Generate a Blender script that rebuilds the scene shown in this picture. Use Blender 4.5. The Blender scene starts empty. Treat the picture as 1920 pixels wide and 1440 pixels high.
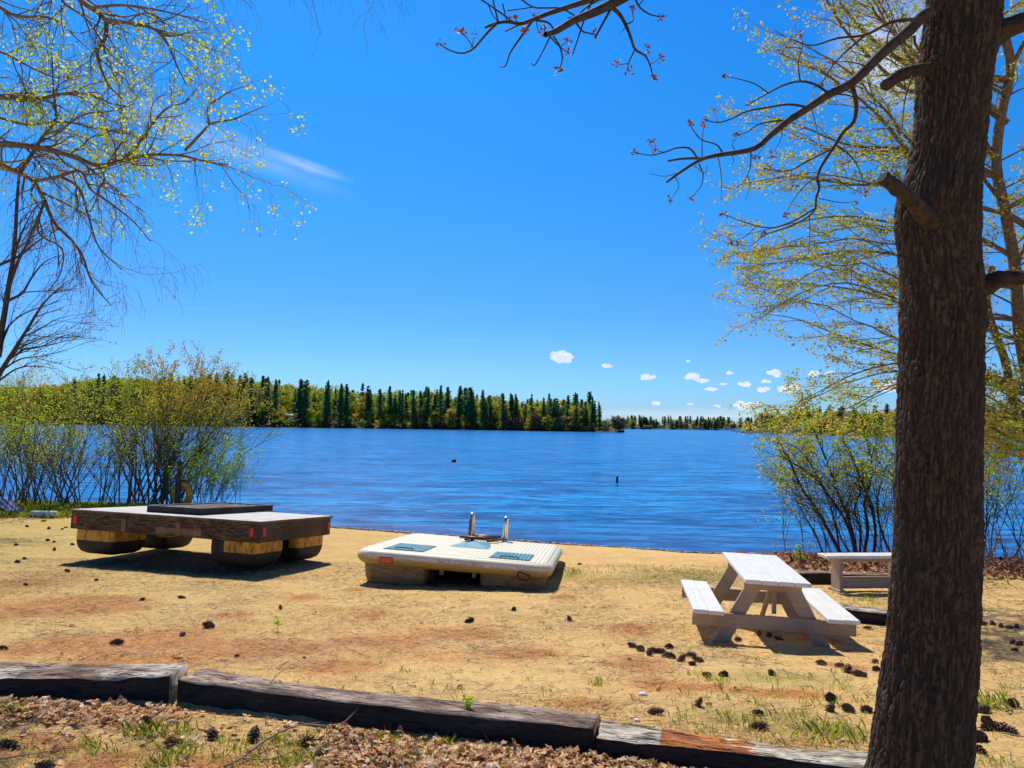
import bpy, math, random
import numpy as np
from mathutils import Matrix, Vector
C = bpy.context.scene.collection
rng = np.random.default_rng(7)
random.seed(7)
R = math.radians
# ------------------------------------------------------------------ camera
EYE = 1.65
F = 1420.0
PT = math.atan(77 / F); RO = math.radians(0.7)
fw = np.array([0, math.cos(PT), math.sin(PT)]); r0 = np.array([1., 0, 0]); u0 = np.cross(r0, fw)
rt = math.cos(RO) * r0 + math.sin(RO) * u0
up = -math.sin(RO) * r0 + math.cos(RO) * u0
CAM = np.array([0, 0, EYE])
def ray(px, py): return fw + (px - 960) / F * rt + (720 - py) / F * up
def PY(px, py, Y):
    d = ray(px, py); return CAM + d * (Y / d[1])
def PZ(px, py, z):
    d = ray(px, py); return CAM + d * ((z - EYE) / d[2])
cam = bpy.data.cameras.new('camera'); co = bpy.data.objects.new('camera', cam); C.objects.link(co)
cam.sensor_width = 36; cam.lens = 36 * F / 1920; cam.clip_start = 0.05; cam.clip_end = 20000
M = Matrix(((rt[0], up[0], -fw[0], 0), (rt[1], up[1], -fw[1], 0), (rt[2], up[2], -fw[2], EYE), (0, 0, 0, 1)))
co.matrix_world = M
bpy.context.scene.camera = co

# ------------------------------------------------------------------ noise
def _hash(ix, iy, iz):
    h = (ix.astype(np.int64) * 374761393 + iy.astype(np.int64) * 668265263 + iz.astype(np.int64) * 2147483647) & 0xffffffff
    h = ((h ^ (h >> 13)) * 1274126177) & 0xffffffff
    h = h ^ (h >> 16)
    return (h & 0xffff) / 32767.5 - 1
def vn(x, y, z=0.0):
    x, y, z = np.broadcast_arrays(np.asarray(x, float), np.asarray(y, float), np.asarray(z, float))
    ix, iy, iz = np.floor(x), np.floor(y), np.floor(z)
    fx, fy, fz = x - ix, y - iy, z - iz
    fx = fx * fx * (3 - 2 * fx); fy = fy * fy * (3 - 2 * fy); fz = fz * fz * (3 - 2 * fz)
    r = 0
    for a in (0, 1):
        for b in (0, 1):
            for c in (0, 1):
                w = (fx if a else 1 - fx) * (fy if b else 1 - fy) * (fz if c else 1 - fz)
                r = r + w * _hash(ix + a, iy + b, iz + c)
    return r
def fbm(x, y, z=0.0, o=4):
    r = 0; a = 1; s = 0
    for i in range(o):
        r = r + a * vn(np.asarray(x) * 2 ** i + 17.3 * i, np.asarray(y) * 2 ** i + 5.1 * i, np.asarray(z) * 2 ** i); s += a; a *= .5
    return r / s

# ------------------------------------------------------------------ object helpers
def mesh_obj(name, V, Fc, mat=None, parent=None, smooth=False, mats=None, mi=None, attrs=None):
    me = bpy.data.meshes.new(name)
    V = np.asarray(V, float)
    if isinstance(Fc, np.ndarray):
        n, k = Fc.shape
        me.vertices.add(len(V)); me.vertices.foreach_set('co', V.ravel())
        me.loops.add(n * k); me.loops.foreach_set('vertex_index', Fc.ravel().astype(np.int32))
        me.polygons.add(n)
        me.polygons.foreach_set('loop_start', np.arange(0, n * k, k, dtype=np.int32))
        me.update(calc_edges=True)
    else:
        me.from_pydata([tuple(v) for v in V], [], [tuple(int(i) for i in f) for f in Fc]); me.update()
    if smooth: me.polygons.foreach_set('use_smooth', np.ones(len(me.polygons), bool))
    for m in (mats or ([mat] if mat else [])): me.materials.append(m)
    if mi is not None: me.polygons.foreach_set('material_index', np.asarray(mi, np.int32))
    if attrs:
        for k, a in attrs.items():
            at = me.color_attributes.new(k, 'FLOAT_COLOR', 'POINT')
            at.data.foreach_set('color', np.asarray(a, float).ravel())
    o = bpy.data.objects.new(name, me); C.objects.link(o)
    if parent: o.parent = parent
    return o
def empty(name, loc=(0, 0, 0), rz=0, matrix=None):
    o = bpy.data.objects.new(name, None); C.objects.link(o); o.empty_display_size = .2
    if matrix is not None: o.matrix_world = matrix
    else: o.location = loc; o.rotation_euler = (0, 0, rz)
    return o
def tag(o, label=None, cat=None, group=None, kind=None):
    if label: o['label'] = label
    if cat: o['category'] = cat
    if group: o['group'] = group
    if kind: o['kind'] = kind
    return o
class MB:
    """mesh collector"""
    def __init__(s): s.v = []; s.f = []; s.m = []; s.n = 0
    def add(s, V, Fc, m=0):
        V = np.asarray(V, float); s.v.append(V)
        for f in Fc: s.f.append([int(i) + s.n for i in f]); s.m.append(m)
        s.n += len(V)
    def box(s, c, d, rot=None, bev=0.004, m=0, jit=0):
        """bevelled box centre c, full dims d, rot 3x3"""
        h = np.array(d, float) / 2; b = min(bev, h.min() * .45)
        V = []
        for sx in (-1, 1):
            for sy in (-1, 1):
                for sz in (-1, 1):
                    sg = np.array([sx, sy, sz])
                    for k in range(3):
                        p = sg * (h - b); p = p.astype(float); p[k] = sg[k] * h[k]; V.append(p)
        V = np.array(V)
        def idx(sx, sy, sz, k): return (((sx + 1) // 2 * 2 + (sy + 1) // 2) * 2 + (sz + 1) // 2) * 3 + k
        Fs = []
        for k in range(3):
            a, bb = [(1, 2), (2, 0), (0, 1)][k]
            for sg in (-1, 1):
                q = []
                for (p, r_) in ((-1, -1), (1, -1), (1, 1), (-1, 1)):
                    t = [0, 0, 0]; t[k] = sg; t[a] = p; t[bb] = r_; q.append(idx(*t, k))
                Fs.append(q if sg > 0 else q[::-1])
        for k in range(3):   # edges along axis k
            a, bb = [(1, 2), (2, 0), (0, 1)][k]
            for p in (-1, 1):
                for r_ in (-1, 1):
                    t0 = [0, 0, 0]; t0[k] = -1; t0[a] = p; t0[bb] = r_
                    t1 = list(t0); t1[k] = 1
                    q = [idx(*t0, a), idx(*t1, a), idx(*t1, bb), idx(*t0, bb)]
                    Fs.append(q if p * r_ < 0 else q[::-1])
        for sx in (-1, 1):
            for sy in (-1, 1):
                for sz in (-1, 1):
                    q = [idx(sx, sy, sz, k) for k in range(3)]
                    Fs.append(q if sx * sy * sz > 0 else q[::-1])
        if jit: V = V + rng.normal(0, jit, V.shape)
        if rot is not None: V = V @ np.asarray(rot).T
        s.add(V + np.array(c), Fs, m)
    def tube(s, pts, rad, sides=10, m=0, cap=True):
        pts = np.asarray(pts, float); n = len(pts)
        rad = np.full(n, rad) if np.isscalar(rad) else np.asarray(rad, float)
        t = np.gradient(pts, axis=0); t /= np.linalg.norm(t, axis=1)[:, None] + 1e-9
        ref = np.array([0, 0, 1.]) if abs(t[0][2]) < .8 else np.array([1., 0, 0])
        V = []
        u = np.cross(t[0], ref); u /= np.linalg.norm(u)
        for i in range(n):
            u = u - t[i] * (u @ t[i]); u /= np.linalg.norm(u) + 1e-9; w = np.cross(t[i], u)
            a = np.linspace(0, 2 * np.pi, sides, endpoint=False)
            V.append(pts[i] + rad[i] * (np.cos(a)[:, None] * u + np.sin(a)[:, None] * w))
        V = np.concatenate(V); Fs = []
        for i in range(n - 1):
            for j in range(sides):
                k = (j + 1) % sides
                Fs.append([i * sides + j, i * sides + k, (i + 1) * sides + k, (i + 1) * sides + j])
        if cap:
            Fs.append(list(range(sides))[::-1]); Fs.append([(n - 1) * sides + j for j in range(sides)])
        s.add(V, Fs, m)
    def build(s, name, mat=None, parent=None, smooth=False, mats=None):
        return mesh_obj(name, np.concatenate(s.v), s.f, mat, parent, smooth, mats, s.m if mats else None)
def euler(x=0, y=0, z=0):
    return np.array(Matrix.Rotation(z, 3, 'Z') @ Matrix.Rotation(y, 3, 'Y') @ Matrix.Rotation(x, 3, 'X'))
class Tubes:
    """many thin branch tubes, batched"""
    def __init__(s): s.t = []
    def add(s, P, r, sides=3): s.t.append((np.asarray(P, float), np.asarray(r, float), sides))
    def build(s, name, mat, parent=None, smooth=True):
        VV = []; FF = []; n0 = 0; grp = {}
        for P, r, k in s.t: grp.setdefault((len(P), k), []).append((P, r))
        for (n, k), L in grp.items():
            P = np.stack([a for a, _ in L]); rr = np.stack([b for _, b in L]); T = len(L)
            t = np.gradient(P, axis=1); t /= np.linalg.norm(t, axis=2, keepdims=True) + 1e-9
            ref = np.where(np.abs(t[:, :1, 2:3]) < .7, np.array([0, 0, 1.]), np.array([1., 0, 0]))
            ref = np.broadcast_to(ref, t.shape)
            u = np.cross(t, ref); u /= np.linalg.norm(u, axis=2, keepdims=True) + 1e-9
            w = np.cross(t, u); a = np.linspace(0, 2 * np.pi, k, endpoint=False)
            V = P[:, :, None] + rr[:, :, None, None] * (np.cos(a)[None, None, :, None] * u[:, :, None] + np.sin(a)[None, None, :, None] * w[:, :, None])
            VV.append(V.reshape(-1, 3))
            i = np.arange(n - 1)[:, None]; j = np.arange(k)[None]
            q = np.stack([i * k + j, i * k + (j + 1) % k, (i + 1) * k + (j + 1) % k, (i + 1) * k + j], -1).reshape(-1, 4)
            FF.append((q[None] + (np.arange(T) * n * k)[:, None, None]).reshape(-1, 4) + n0)
            n0 += T * n * k
        return mesh_obj(name, np.concatenate(VV), np.concatenate(FF), mat, parent, smooth)
def unit(v): return v / (np.linalg.norm(v, axis=-1, keepdims=True) + 1e-9)
def leaf_quads(P, size, droop=0.3, aspect=.6, r=rng, fold=True):
    """diamond leaves at points P"""
    P = np.asarray(P, float); n = len(P)
    d = r.normal(0, 1, (n, 3)); d[:, 2] = d[:, 2] * .6 - droop; d = unit(d)
    s = unit(np.cross(d, r.normal(0, 1, (n, 3))))
    sz = size * r.uniform(.6, 1.25, (n, 1))
    nn = np.cross(d, s)
    V = np.stack([P, P + d * sz * .5 + s * sz * aspect / 2 + nn * sz * .1, P + d * sz, P + d * sz * .5 - s * sz * aspect / 2 + nn * sz * .1], 1)
    return V.reshape(-1, 3), (np.arange(n)[:, None] * 4 + np.arange(4)[None])
def smoothpath(P, n):
    P = np.asarray(P, float)
    if len(P) < 3:
        t = np.linspace(0, 1, n)[:, None]; return P[0] + (P[-1] - P[0]) * t
    d = np.r_[0, np.cumsum(np.linalg.norm(np.diff(P, axis=0), axis=1))]
    t = np.linspace(0, d[-1], n); out = []
    m = np.gradient(P, d, axis=0)
    for x in t:
        i = min(max(np.searchsorted(d, x) - 1, 0), len(d) - 2); h = d[i + 1] - d[i]; s = (x - d[i]) / h
        out.append((2*s**3-3*s**2+1)*P[i] + (s**3-2*s**2+s)*h*m[i] + (-2*s**3+3*s**2)*P[i+1] + (s**3-s**2)*h*m[i+1])
    return np.array(out)
def walk(p, d, L, n, wander, pull=None, r=rng):
    pts = [np.array(p, float)]; d = unit(np.array(d, float)); st = L / (n - 1)
    for i in range(n - 1):
        d = d + r.normal(0, wander, 3)
        if pull is not None: d = d + pull
        d = unit(d); pts.append(pts[-1] + d * st)
    return np.array(pts)

# ------------------------------------------------------------------ materials
def newmat(name):
    m = bpy.data.materials.new(name); m.use_nodes = True
    nt = m.node_tree; b = nt.nodes['Principled BSDF']
    return m, nt, b
def nd(nt, t, **k):
    n = nt.nodes.new(t)
    for a, v in k.items():
        if a in n.inputs: n.inputs[a].default_value = v
        else: setattr(n, a, v)
    return n
def ramp(nt, fac, stops, interp='LINEAR'):
    r_ = nt.nodes.new('ShaderNodeValToRGB'); r_.color_ramp.interpolation = interp
    e = r_.color_ramp.elements
    while len(e) < len(stops): e.new(.5)
    for i, (p, c) in enumerate(stops): e[i].position = p; e[i].color = (*c, 1) if len(c) == 3 else c
    nt.links.new(fac, r_.inputs[0]); return r_.outputs[0]
def mix(nt, f, a, b, mode='MIX'):
    m = nt.nodes.new('ShaderNodeMix'); m.data_type = 'RGBA'; m.blend_type = mode
    for s, v in ((0, f), (6, a), (7, b)):
        if hasattr(v, 'links'): nt.links.new(v, m.inputs[s])
        elif isinstance(v, (int, float)): m.inputs[s].default_value = v
        else: m.inputs[s].default_value = (*v, 1)
    return m.outputs[2]
def math_(nt, op, a, b=0.0, clamp=False):
    m = nt.nodes.new('ShaderNodeMath'); m.operation = op; m.use_clamp = clamp
    for i, v in enumerate((a, b)):
        if hasattr(v, 'links'): nt.links.new(v, m.inputs[i])
        else: m.inputs[i].default_value = v
    return m.outputs[0]
def coords(nt, scale=(1, 1, 1), kind='Object', rot=(0, 0, 0)):
    t = nt.nodes.new('ShaderNodeTexCoord'); m = nt.nodes.new('ShaderNodeMapping')
    m.inputs['Scale'].default_value = scale; m.inputs['Rotation'].default_value = rot
    nt.links.new(t.outputs[kind], m.inputs[0]); return m.outputs[0]
def geopos(nt, scale=(1, 1, 1)):
    t = nt.nodes.new('ShaderNodeNewGeometry'); m = nt.nodes.new('ShaderNodeMapping')
    m.inputs['Scale'].default_value = scale
    nt.links.new(t.outputs['Position'], m.inputs[0]); return m.outputs[0]
def noise(nt, vec, scale=5, detail=4, rough=.55, dist=0.0):
    n = nd(nt, 'ShaderNodeTexNoise', Scale=scale, Detail=detail, Roughness=rough, Distortion=dist)
    nt.links.new(vec, n.inputs['Vector']); return n.outputs['Fac']
def bump(nt, b, h, strength=.5, dist=.01, prev=None):
    n = nd(nt, 'ShaderNodeBump', Strength=strength, Distance=dist); nt.links.new(h, n.inputs['Height'])
    if prev is not None: nt.links.new(prev, n.inputs['Normal'])
    nt.links.new(n.outputs[0], b.inputs['Normal']); return n.outputs[0]
def m_wood(name, c1, c2, axis=0, scale=1.0, rough=.75, bs=.5, dirt=None, crack=.0):
    m, nt, b = newmat(name)
    sc = [14 * scale] * 3; sc[axis] = 1.0 * scale
    v = coords(nt, sc); n1 = noise(nt, v, 3, 6, .65, .6); n2 = noise(nt, coords(nt, (2, 2, 2)), 1.6, 3)
    c = ramp(nt, n1, [(.3, c1), (.68, c2)])
    c = mix(nt, ramp(nt, n2, [(.38, (.08, .08, .08)), (.68, (.75, .75, .75))]), c, dirt or tuple(x * .5 for x in c1))
    nt.links.new(c, b.inputs['Base Color']); b.inputs['Roughness'].default_value = rough
    h = n1
    if crack:
        w = noise(nt, v, 6, 2, .5, 1.0); k = ramp(nt, w, [(.40, (0, 0, 0)), (.48, (1, 1, 1))])
        c2_ = mix(nt, k, tuple(x * .15 for x in c1), c); nt.links.new(c2_, b.inputs['Base Color'])
        h = math_(nt, 'ADD', n1, k)
    bump(nt, b, h, bs, .01)
    return m
def m_plain(name, c, rough=.6, metal=0.0, var=.25, nscale=6, bs=.15):
    m, nt, b = newmat(name)
    n1 = noise(nt, coords(nt), nscale, 5)
    k = ramp(nt, n1, [(.3, tuple(x * (1 - var) for x in c)), (.7, tuple(min(1, x * (1 + var * .6)) for x in c))])
    nt.links.new(k, b.inputs['Base Color']); b.inputs['Roughness'].default_value = rough; b.inputs['Metallic'].default_value = metal
    if bs: bump(nt, b, noise(nt, coords(nt), nscale * 12, 3), bs, .003)
    return m
def m_leaf(name, cols, trans=.45, rough=.6):
    m, nt, b = newmat(name)
    g = nt.nodes.new('ShaderNodeNewGeometry')
    c = ramp(nt, g.outputs['Random Per Island'], [(i / max(1, len(cols) - 1), c) for i, c in enumerate(cols)])
    nt.links.new(c, b.inputs['Base Color']); b.inputs['Roughness'].default_value = rough
    b.inputs['Specular IOR Level'].default_value = .25
    t = nt.nodes.new('ShaderNodeBsdfTranslucent'); nt.links.new(c, t.inputs[0])
    mx = nt.nodes.new('ShaderNodeMixShader'); mx.inputs[0].default_value = trans
    nt.links.new(b.outputs[0], mx.inputs[1]); nt.links.new(t.outputs[0], mx.inputs[2])
    nt.links.new(mx.outputs[0], nt.nodes['Material Output'].inputs[0])
    return m
def m_twig(name, c, var=.4):
    m, nt, b = newmat(name)
    n1 = noise(nt, geopos(nt), 25, 3)
    k = ramp(nt, n1, [(.35, tuple(x * (1 - var) for x in c)), (.65, tuple(x * (1 + var) for x in c))])
    nt.links.new(k, b.inputs['Base Color']); b.inputs['Roughness'].default_value = .85
    bump(nt, b, n1, .4, .004); return m

MAT = {}
MAT['twig'] = m_twig('dark_twig', (.055, .04, .032))
MAT['birch'] = m_twig('birch_bark', (.17, .12, .085))
MAT['grey_bark'] = m_twig('grey_bark', (.15, .11, .08))
MAT['shrub_bark'] = m_twig('shrub_bark', (.11, .09, .065))
MAT['tan_bark'] = m_twig('tan_bark', (.17, .115, .07))
MAT['bud'] = m_leaf('red_bud', [(.26, .07, .03), (.38, .16, .06), (.14, .05, .03)], .2)
MAT['birch_leaf'] = m_leaf('birch_leaf', [(.62, .80, .03), (.85, .90, .05), (.45, .62, .03), (.85, .78, .05)], .55)
MAT['catkin'] = m_leaf('catkin', [(.3, .2, .06), (.38, .26, .08), (.2, .12, .06)], .3)
MAT['maple_leaf'] = m_leaf('maple_leaf', [(.44, .58, .04), (.62, .66, .07), (.30, .44, .04), (.70, .52, .08), (.66, .30, .07)], .5)
MAT['shrub_leaf'] = m_leaf('shrub_leaf', [(.46, .52, .02), (.62, .62, .03), (.30, .40, .02), (.55, .42, .03)], .5)
MAT['shrub_leaf_orange'] = m_leaf('shrub_leaf_orange', [(.58, .46, .025), (.62, .34, .03), (.46, .46, .02), (.6, .26, .05)], .5)
MAT['green_leaf'] = m_leaf('green_leaf', [(.44, .62, .03), (.58, .70, .05), (.32, .50, .03)], .55)
MAT['bud_leaf'] = m_leaf('bud_leaf', [(.36, .26, .10), (.42, .32, .14), (.28, .22, .06)], .4)
MAT['pine'] = m_leaf('pine_needles', [(.09, .20, .07), (.14, .29, .09), (.20, .34, .08)], .5)
MAT['pine_far'] = m_leaf('pine_needles_far', [(.03, .06, .035), (.04, .075, .04)], .1)
MAT['decid1'] = m_leaf('spring_foliage', [(.40, .46, .03), (.58, .56, .05), (.28, .38, .03)], .5)
MAT['decid2'] = m_leaf('golden_foliage', [(.64, .48, .05), (.70, .56, .06), (.52, .34, .05)], .5)
MAT['decid3'] = m_leaf('brown_brush', [(.30, .18, .10), (.38, .24, .13), (.22, .14, .08)], .35)
MAT['far_trunk'] = m_plain('far_trunk', (.07, .055, .045), .9, bs=0)
MAT['litter'] = m_leaf('dead_leaf', [(.80, .50, .24), (.46, .22, .10), (.90, .66, .38), (.30, .13, .07), (.66, .32, .13), (.92, .74, .50)], .25)
MAT['litter_red'] = m_leaf('dead_leaf_red', [(.40, .15, .08), (.24, .09, .05), (.55, .28, .16), (.15, .06, .04)], .15)
MAT['needle_o'] = m_leaf('needle_orange', [(.50, .20, .06), (.58, .27, .09), (.40, .15, .05)], .1)
MAT['needle_t'] = m_leaf('needle_tan', [(.42, .28, .12), (.2, .12, .06), (.6, .44, .22), (.12, .075, .04)], .1)
MAT['grass'] = m_leaf('grass', [(.32, .46, .04), (.5, .58, .06), (.6, .56, .12), (.24, .38, .03)], .45)
MAT['cone'] = m_plain('pine_cone_scale', (.17, .095, .06), .8, var=.45, nscale=40)
MAT['stone'] = m_plain('stone', (.35, .3, .24), .8)
MAT['chrome'] = m_plain('brushed_steel', (.75, .72, .66), .22, 1.0, .1)
MAT['rust'] = m_plain('rusty_steel', (.4, .17, .09), .6, .4)
MAT['brown_tread'] = m_plain('brown_tread', (.2, .11, .07), .5, .3)
MAT['red'] = m_plain('red_reflector', (.85, .012, .02), .25, bs=0)
MAT['orange'] = m_plain('orange_reflector', (.75, .13, .02), .3, bs=0)
MAT['black'] = m_plain('black_plastic', (.02, .02, .02), .5)
MAT['teal'] = m_plain('teal_plastic', (.07, .27, .34), .5)
MAT['ring'] = m_plain('yellow_ring', (.75, .36, .03), .5)
MAT['white_foam'] = m_plain('white_foam', (.8, .8, .8), .7)
MAT['purple'] = m_plain('purple_slats', (.14, .13, .42), .5, var=.3)
MAT['purple_light'] = m_plain('pale_purple_slats', (.5, .5, .8), .5, var=.2)
MAT['post'] = m_wood('old_post', (.06, .045, .035), (.14, .11, .085), 2)
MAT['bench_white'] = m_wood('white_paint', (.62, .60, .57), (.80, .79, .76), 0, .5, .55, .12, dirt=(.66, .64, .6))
MAT['bench_side'] = m_wood('tan_shade_paint', (.40, .29, .19), (.50, .38, .26), 0, .5, .6, .12, dirt=(.3, .22, .15))  # tan stands in for warm shade on the sides of white furniture
MAT['plank_y'] = m_wood('white_paint_long', (.70, .70, .68), (.86, .86, .85), 1, .5, .55, .12, dirt=(.70, .69, .66))
MAT['deck'] = m_wood('weathered_deck', (.50, .48, .46), (.72, .70, .68), 0, 1, .7, .2, dirt=(.4, .37, .34))
MAT['skirt'] = m_wood('brown_skirt', (.06, .036, .012), (.34, .22, .09), 0, 1.2, .8, .9, dirt=(.09, .04, .015), crack=1)
MAT['deck_edge'] = m_wood('deck_edge', (.17, .10, .06), (.28, .19, .12), 0, .8)
MAT['dark_frame'] = m_wood('dark_frame', (.03, .022, .018), (.085, .07, .06), 0, 1, .85, .5)
MAT['frame_top'] = m_wood('grey_frame_top', (.26, .2, .16), (.5, .42, .36), 0, 1, .85, .5)

def m_tie(name, light, dark):
    m, nt, b = newmat(name)
    v = coords(nt, (1.2, 16, 16)); n1 = noise(nt, v, 3, 7, .7, .8); n2 = noise(nt, coords(nt, (1, 3, 3)), 2.2, 3, .6)
    w = noise(nt, v, 5, 3, .55, 1.2)
    c = mix(nt, ramp(nt, n2, [(.42, (0, 0, 0)), (.58, (1, 1, 1))]), light, dark)
    c = mix(nt, ramp(nt, n1, [(.28, (0, 0, 0)), (.46, (1, 1, 1))]), tuple(x * .5 for x in dark), c)
    k = ramp(nt, w, [(.33, (0, 0, 0)), (.39, (1, 1, 1))])
    c = mix(nt, k, (.02, .012, .01), c)
    w2 = noise(nt, coords(nt, (3.5, 42, 42)), 2.2, 4, .6, 1.5); k2 = ramp(nt, w2, [(.38, (0, 0, 0)), (.44, (1, 1, 1))])
    c = mix(nt, k2, tuple(x * .3 for x in dark), c); k = math_(nt, 'ADD', k, k2)
    nt.links.new(c, b.inputs['Base Color']); b.inputs['Roughness'].default_value = .9
    bump(nt, b, math_(nt, 'ADD', n1, k), .8, .018)
    return m
MAT['tie_grey'] = m_tie('weathered_tie_grey', (.78, .68, .57), (.34, .24, .18))
MAT['tie_dark'] = m_tie('weathered_tie_dark', (.56, .42, .33), (.20, .125, .09))
MAT['tie_pale'] = m_tie('weathered_tie_pale', (.82, .74, .60), (.40, .31, .23))
MAT['tie_orange'] = m_tie('rotten_wood_orange', (.70, .25, .06), (.38, .12, .04))
MAT['tie_black_shade'] = m_tie('tie_side_shade', (.05, .04, .035), (.025, .02, .018))  # front and underside: dark creosote wood with the shade painted into its colour

def m_bark():
    m, nt, b = newmat('tree_bark')
    a = nd(nt, 'ShaderNodeAttribute', attribute_name='cav')
    v = coords(nt, (1, 1, .25)); n1 = noise(nt, v, 30, 8, .7); n2 = noise(nt, coords(nt, (1, 1, .5)), 4, 4)
    c = ramp(nt, a.outputs['Fac'], [(.1, (.010, .006, .004)), (.45, (.046, .026, .016)), (.9, (.115, .066, .042))])
    c = mix(nt, n2, c, mix(nt, .5, c, (.09, .075, .05)))
    c = mix(nt, .6, c, ramp(nt, n1, [(.25, (.3, .3, .3)), (.75, (1.4, 1.35, 1.3))]), 'MULTIPLY')
    nt.links.new(c, b.inputs['Base Color']); b.inputs['Roughness'].default_value = .9
    nb_ = bump(nt, b, n1, .9, .014); bump(nt, b, noise(nt, coords(nt, (1, 1, .5)), 140, 4, .7), .6, .005, nb_); return m
MAT['bark'] = m_bark()

def m_ground():
    m, nt, b = newmat('sandy_ground')
    a = nd(nt, 'ShaderNodeVertexColor', layer_name='mask')
    sp = nt.nodes.new('ShaderNodeSeparateColor'); nt.links.new(a.outputs[0], sp.inputs[0])
    p = geopos(nt)
    nb = noise(nt, p, 1.1, 5, .6); nm = noise(nt, p, 9, 5, .65); nf = noise(nt, p, 70, 3, .6)
    fib = noise(nt, geopos(nt, (14, 60, 14)), 1, 4, .7, 2.5); fib2 = noise(nt, geopos(nt, (55, 20, 20)), 1, 4, .7, 2.5)
    sand = ramp(nt, nm, [(.25, (.80, .50, .18)), (.75, (1.0, .69, .29))])
    sand = mix(nt, ramp(nt, nb, [(.4, (0, 0, 0)), (.65, (.5, .5, .5))]), sand, (.74, .43, .16))
    np_ = noise(nt, geopos(nt, (1, 2.2, 1)), 2.6, 5, .7, .6)
    sand = mix(nt, ramp(nt, np_, [(.46, (0, 0, 0)), (.66, (.55, .55, .55))]), sand, (.56, .32, .13))
    speck = ramp(nt, fib, [(.30, (1, 1, 1)), (.42, (0, 0, 0))]); speck2 = ramp(nt, fib2, [(.28, (1, 1, 1)), (.38, (0, 0, 0))])
    sand = mix(nt, math_(nt, 'MULTIPLY', speck, .65), sand, (.2, .12, .055))
    sand = mix(nt, math_(nt, 'MULTIPLY', speck2, .6), sand, (.17, .10, .05))
    sand = mix(nt, ramp(nt, nf, [(.5, (0, 0, 0)), (.8, (.5, .5, .5))]), sand, (1.0, .80, .45))
    def msk(ch, lo=.25, hi=1.0, src=None):
        s = math_(nt, 'ADD', sp.outputs[ch], math_(nt, 'MULTIPLY', math_(nt, 'SUBTRACT', nm, .5), 1.6))
        s = math_(nt, 'ADD', s, math_(nt, 'MULTIPLY', math_(nt, 'SUBTRACT', fib, .5), 1.2))
        return ramp(nt, s, [(lo, (0, 0, 0)), (hi, (1, 1, 1))])
    org = mix(nt, fib, (.48, .16, .045), (.92, .42, .13))
    c = mix(nt, math_(nt, 'MULTIPLY', msk(0), .8), sand, org)
    grs = mix(nt, nf, (.30, .27, .06), (.55, .44, .14))
    c = mix(nt, math_(nt, 'MULTIPLY', msk(1), .75), c, grs)
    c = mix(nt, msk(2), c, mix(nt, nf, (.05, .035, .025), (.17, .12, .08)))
    nt.links.new(c, b.inputs['Base Color']); b.inputs['Roughness'].default_value = .95
    b.inputs['Specular IOR Level'].default_value = .1
    n0 = bump(nt, b, nm, .9, .05)
    n1 = bump(nt, b, fib, .7, .02, n0); bump(nt, b, nf, .5, .01, n1)
    return m
MAT['ground'] = m_ground()

def m_water():
    m, nt, b = newmat('lake_water')
    p = geopos(nt)
    big = noise(nt, geopos(nt, (.02, .06, 1)), 1, 4, .6)
    w1 = noise(nt, geopos(nt, (.5, 1.7, 1)), 1, 6, .6, .8)
    w2 = noise(nt, geopos(nt, (1.8, 5.6, 1)), 1, 4, .6, .8)
    w3 = noise(nt, geopos(nt, (.13, .5, 1)), 1, 8, .7, .6)
    h = math_(nt, 'ADD', math_(nt, 'MULTIPLY', w1, 1.0), math_(nt, 'ADD', math_(nt, 'MULTIPLY', w2, .3), math_(nt, 'MULTIPLY', w3, 1.2)))
    s = nt.nodes.new('ShaderNodeSeparateXYZ'); nt.links.new(p, s.inputs[0])
    # shallow band following the shore: y - line(x)
    sh = math_(nt, 'SUBTRACT', s.outputs[1], math_(nt, 'ADD', 18.0, math_(nt, 'MULTIPLY', s.outputs[0], -.34)))
    shf = ramp(nt, math_(nt, 'MULTIPLY', math_(nt, 'ADD', sh, 0), .16), [(0, (1, 1, 1)), (1, (0, 0, 0))])
    wc = math_(nt, 'ADD', math_(nt, 'MULTIPLY', w1, .42), math_(nt, 'ADD', math_(nt, 'MULTIPLY', w2, .26), math_(nt, 'MULTIPLY', w3, .32)))
    col = ramp(nt, wc, [(.42, (.0005, .035, .17)), (.49, (.004, .13, .44)), (.555, (.02, .33, .78))])  # bright and dark ripple reflections painted into the base colour
    col = mix(nt, ramp(nt, big, [(.4, (0, 0, 0)), (.62, (.30, .30, .30))]), col, (.004, .11, .42))
    col = mix(nt, math_(nt, 'MULTIPLY', shf, .5), col, (.045, .05, .19))
    nt.links.new(col, b.inputs['Base Color'])
    b.inputs['Roughness'].default_value = .22; b.inputs['IOR'].default_value = 1.33
    b.inputs['Specular IOR Level'].default_value = .10
    bump(nt, b, h, 1.0, .09)
    return m
MAT['water'] = m_water()

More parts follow.
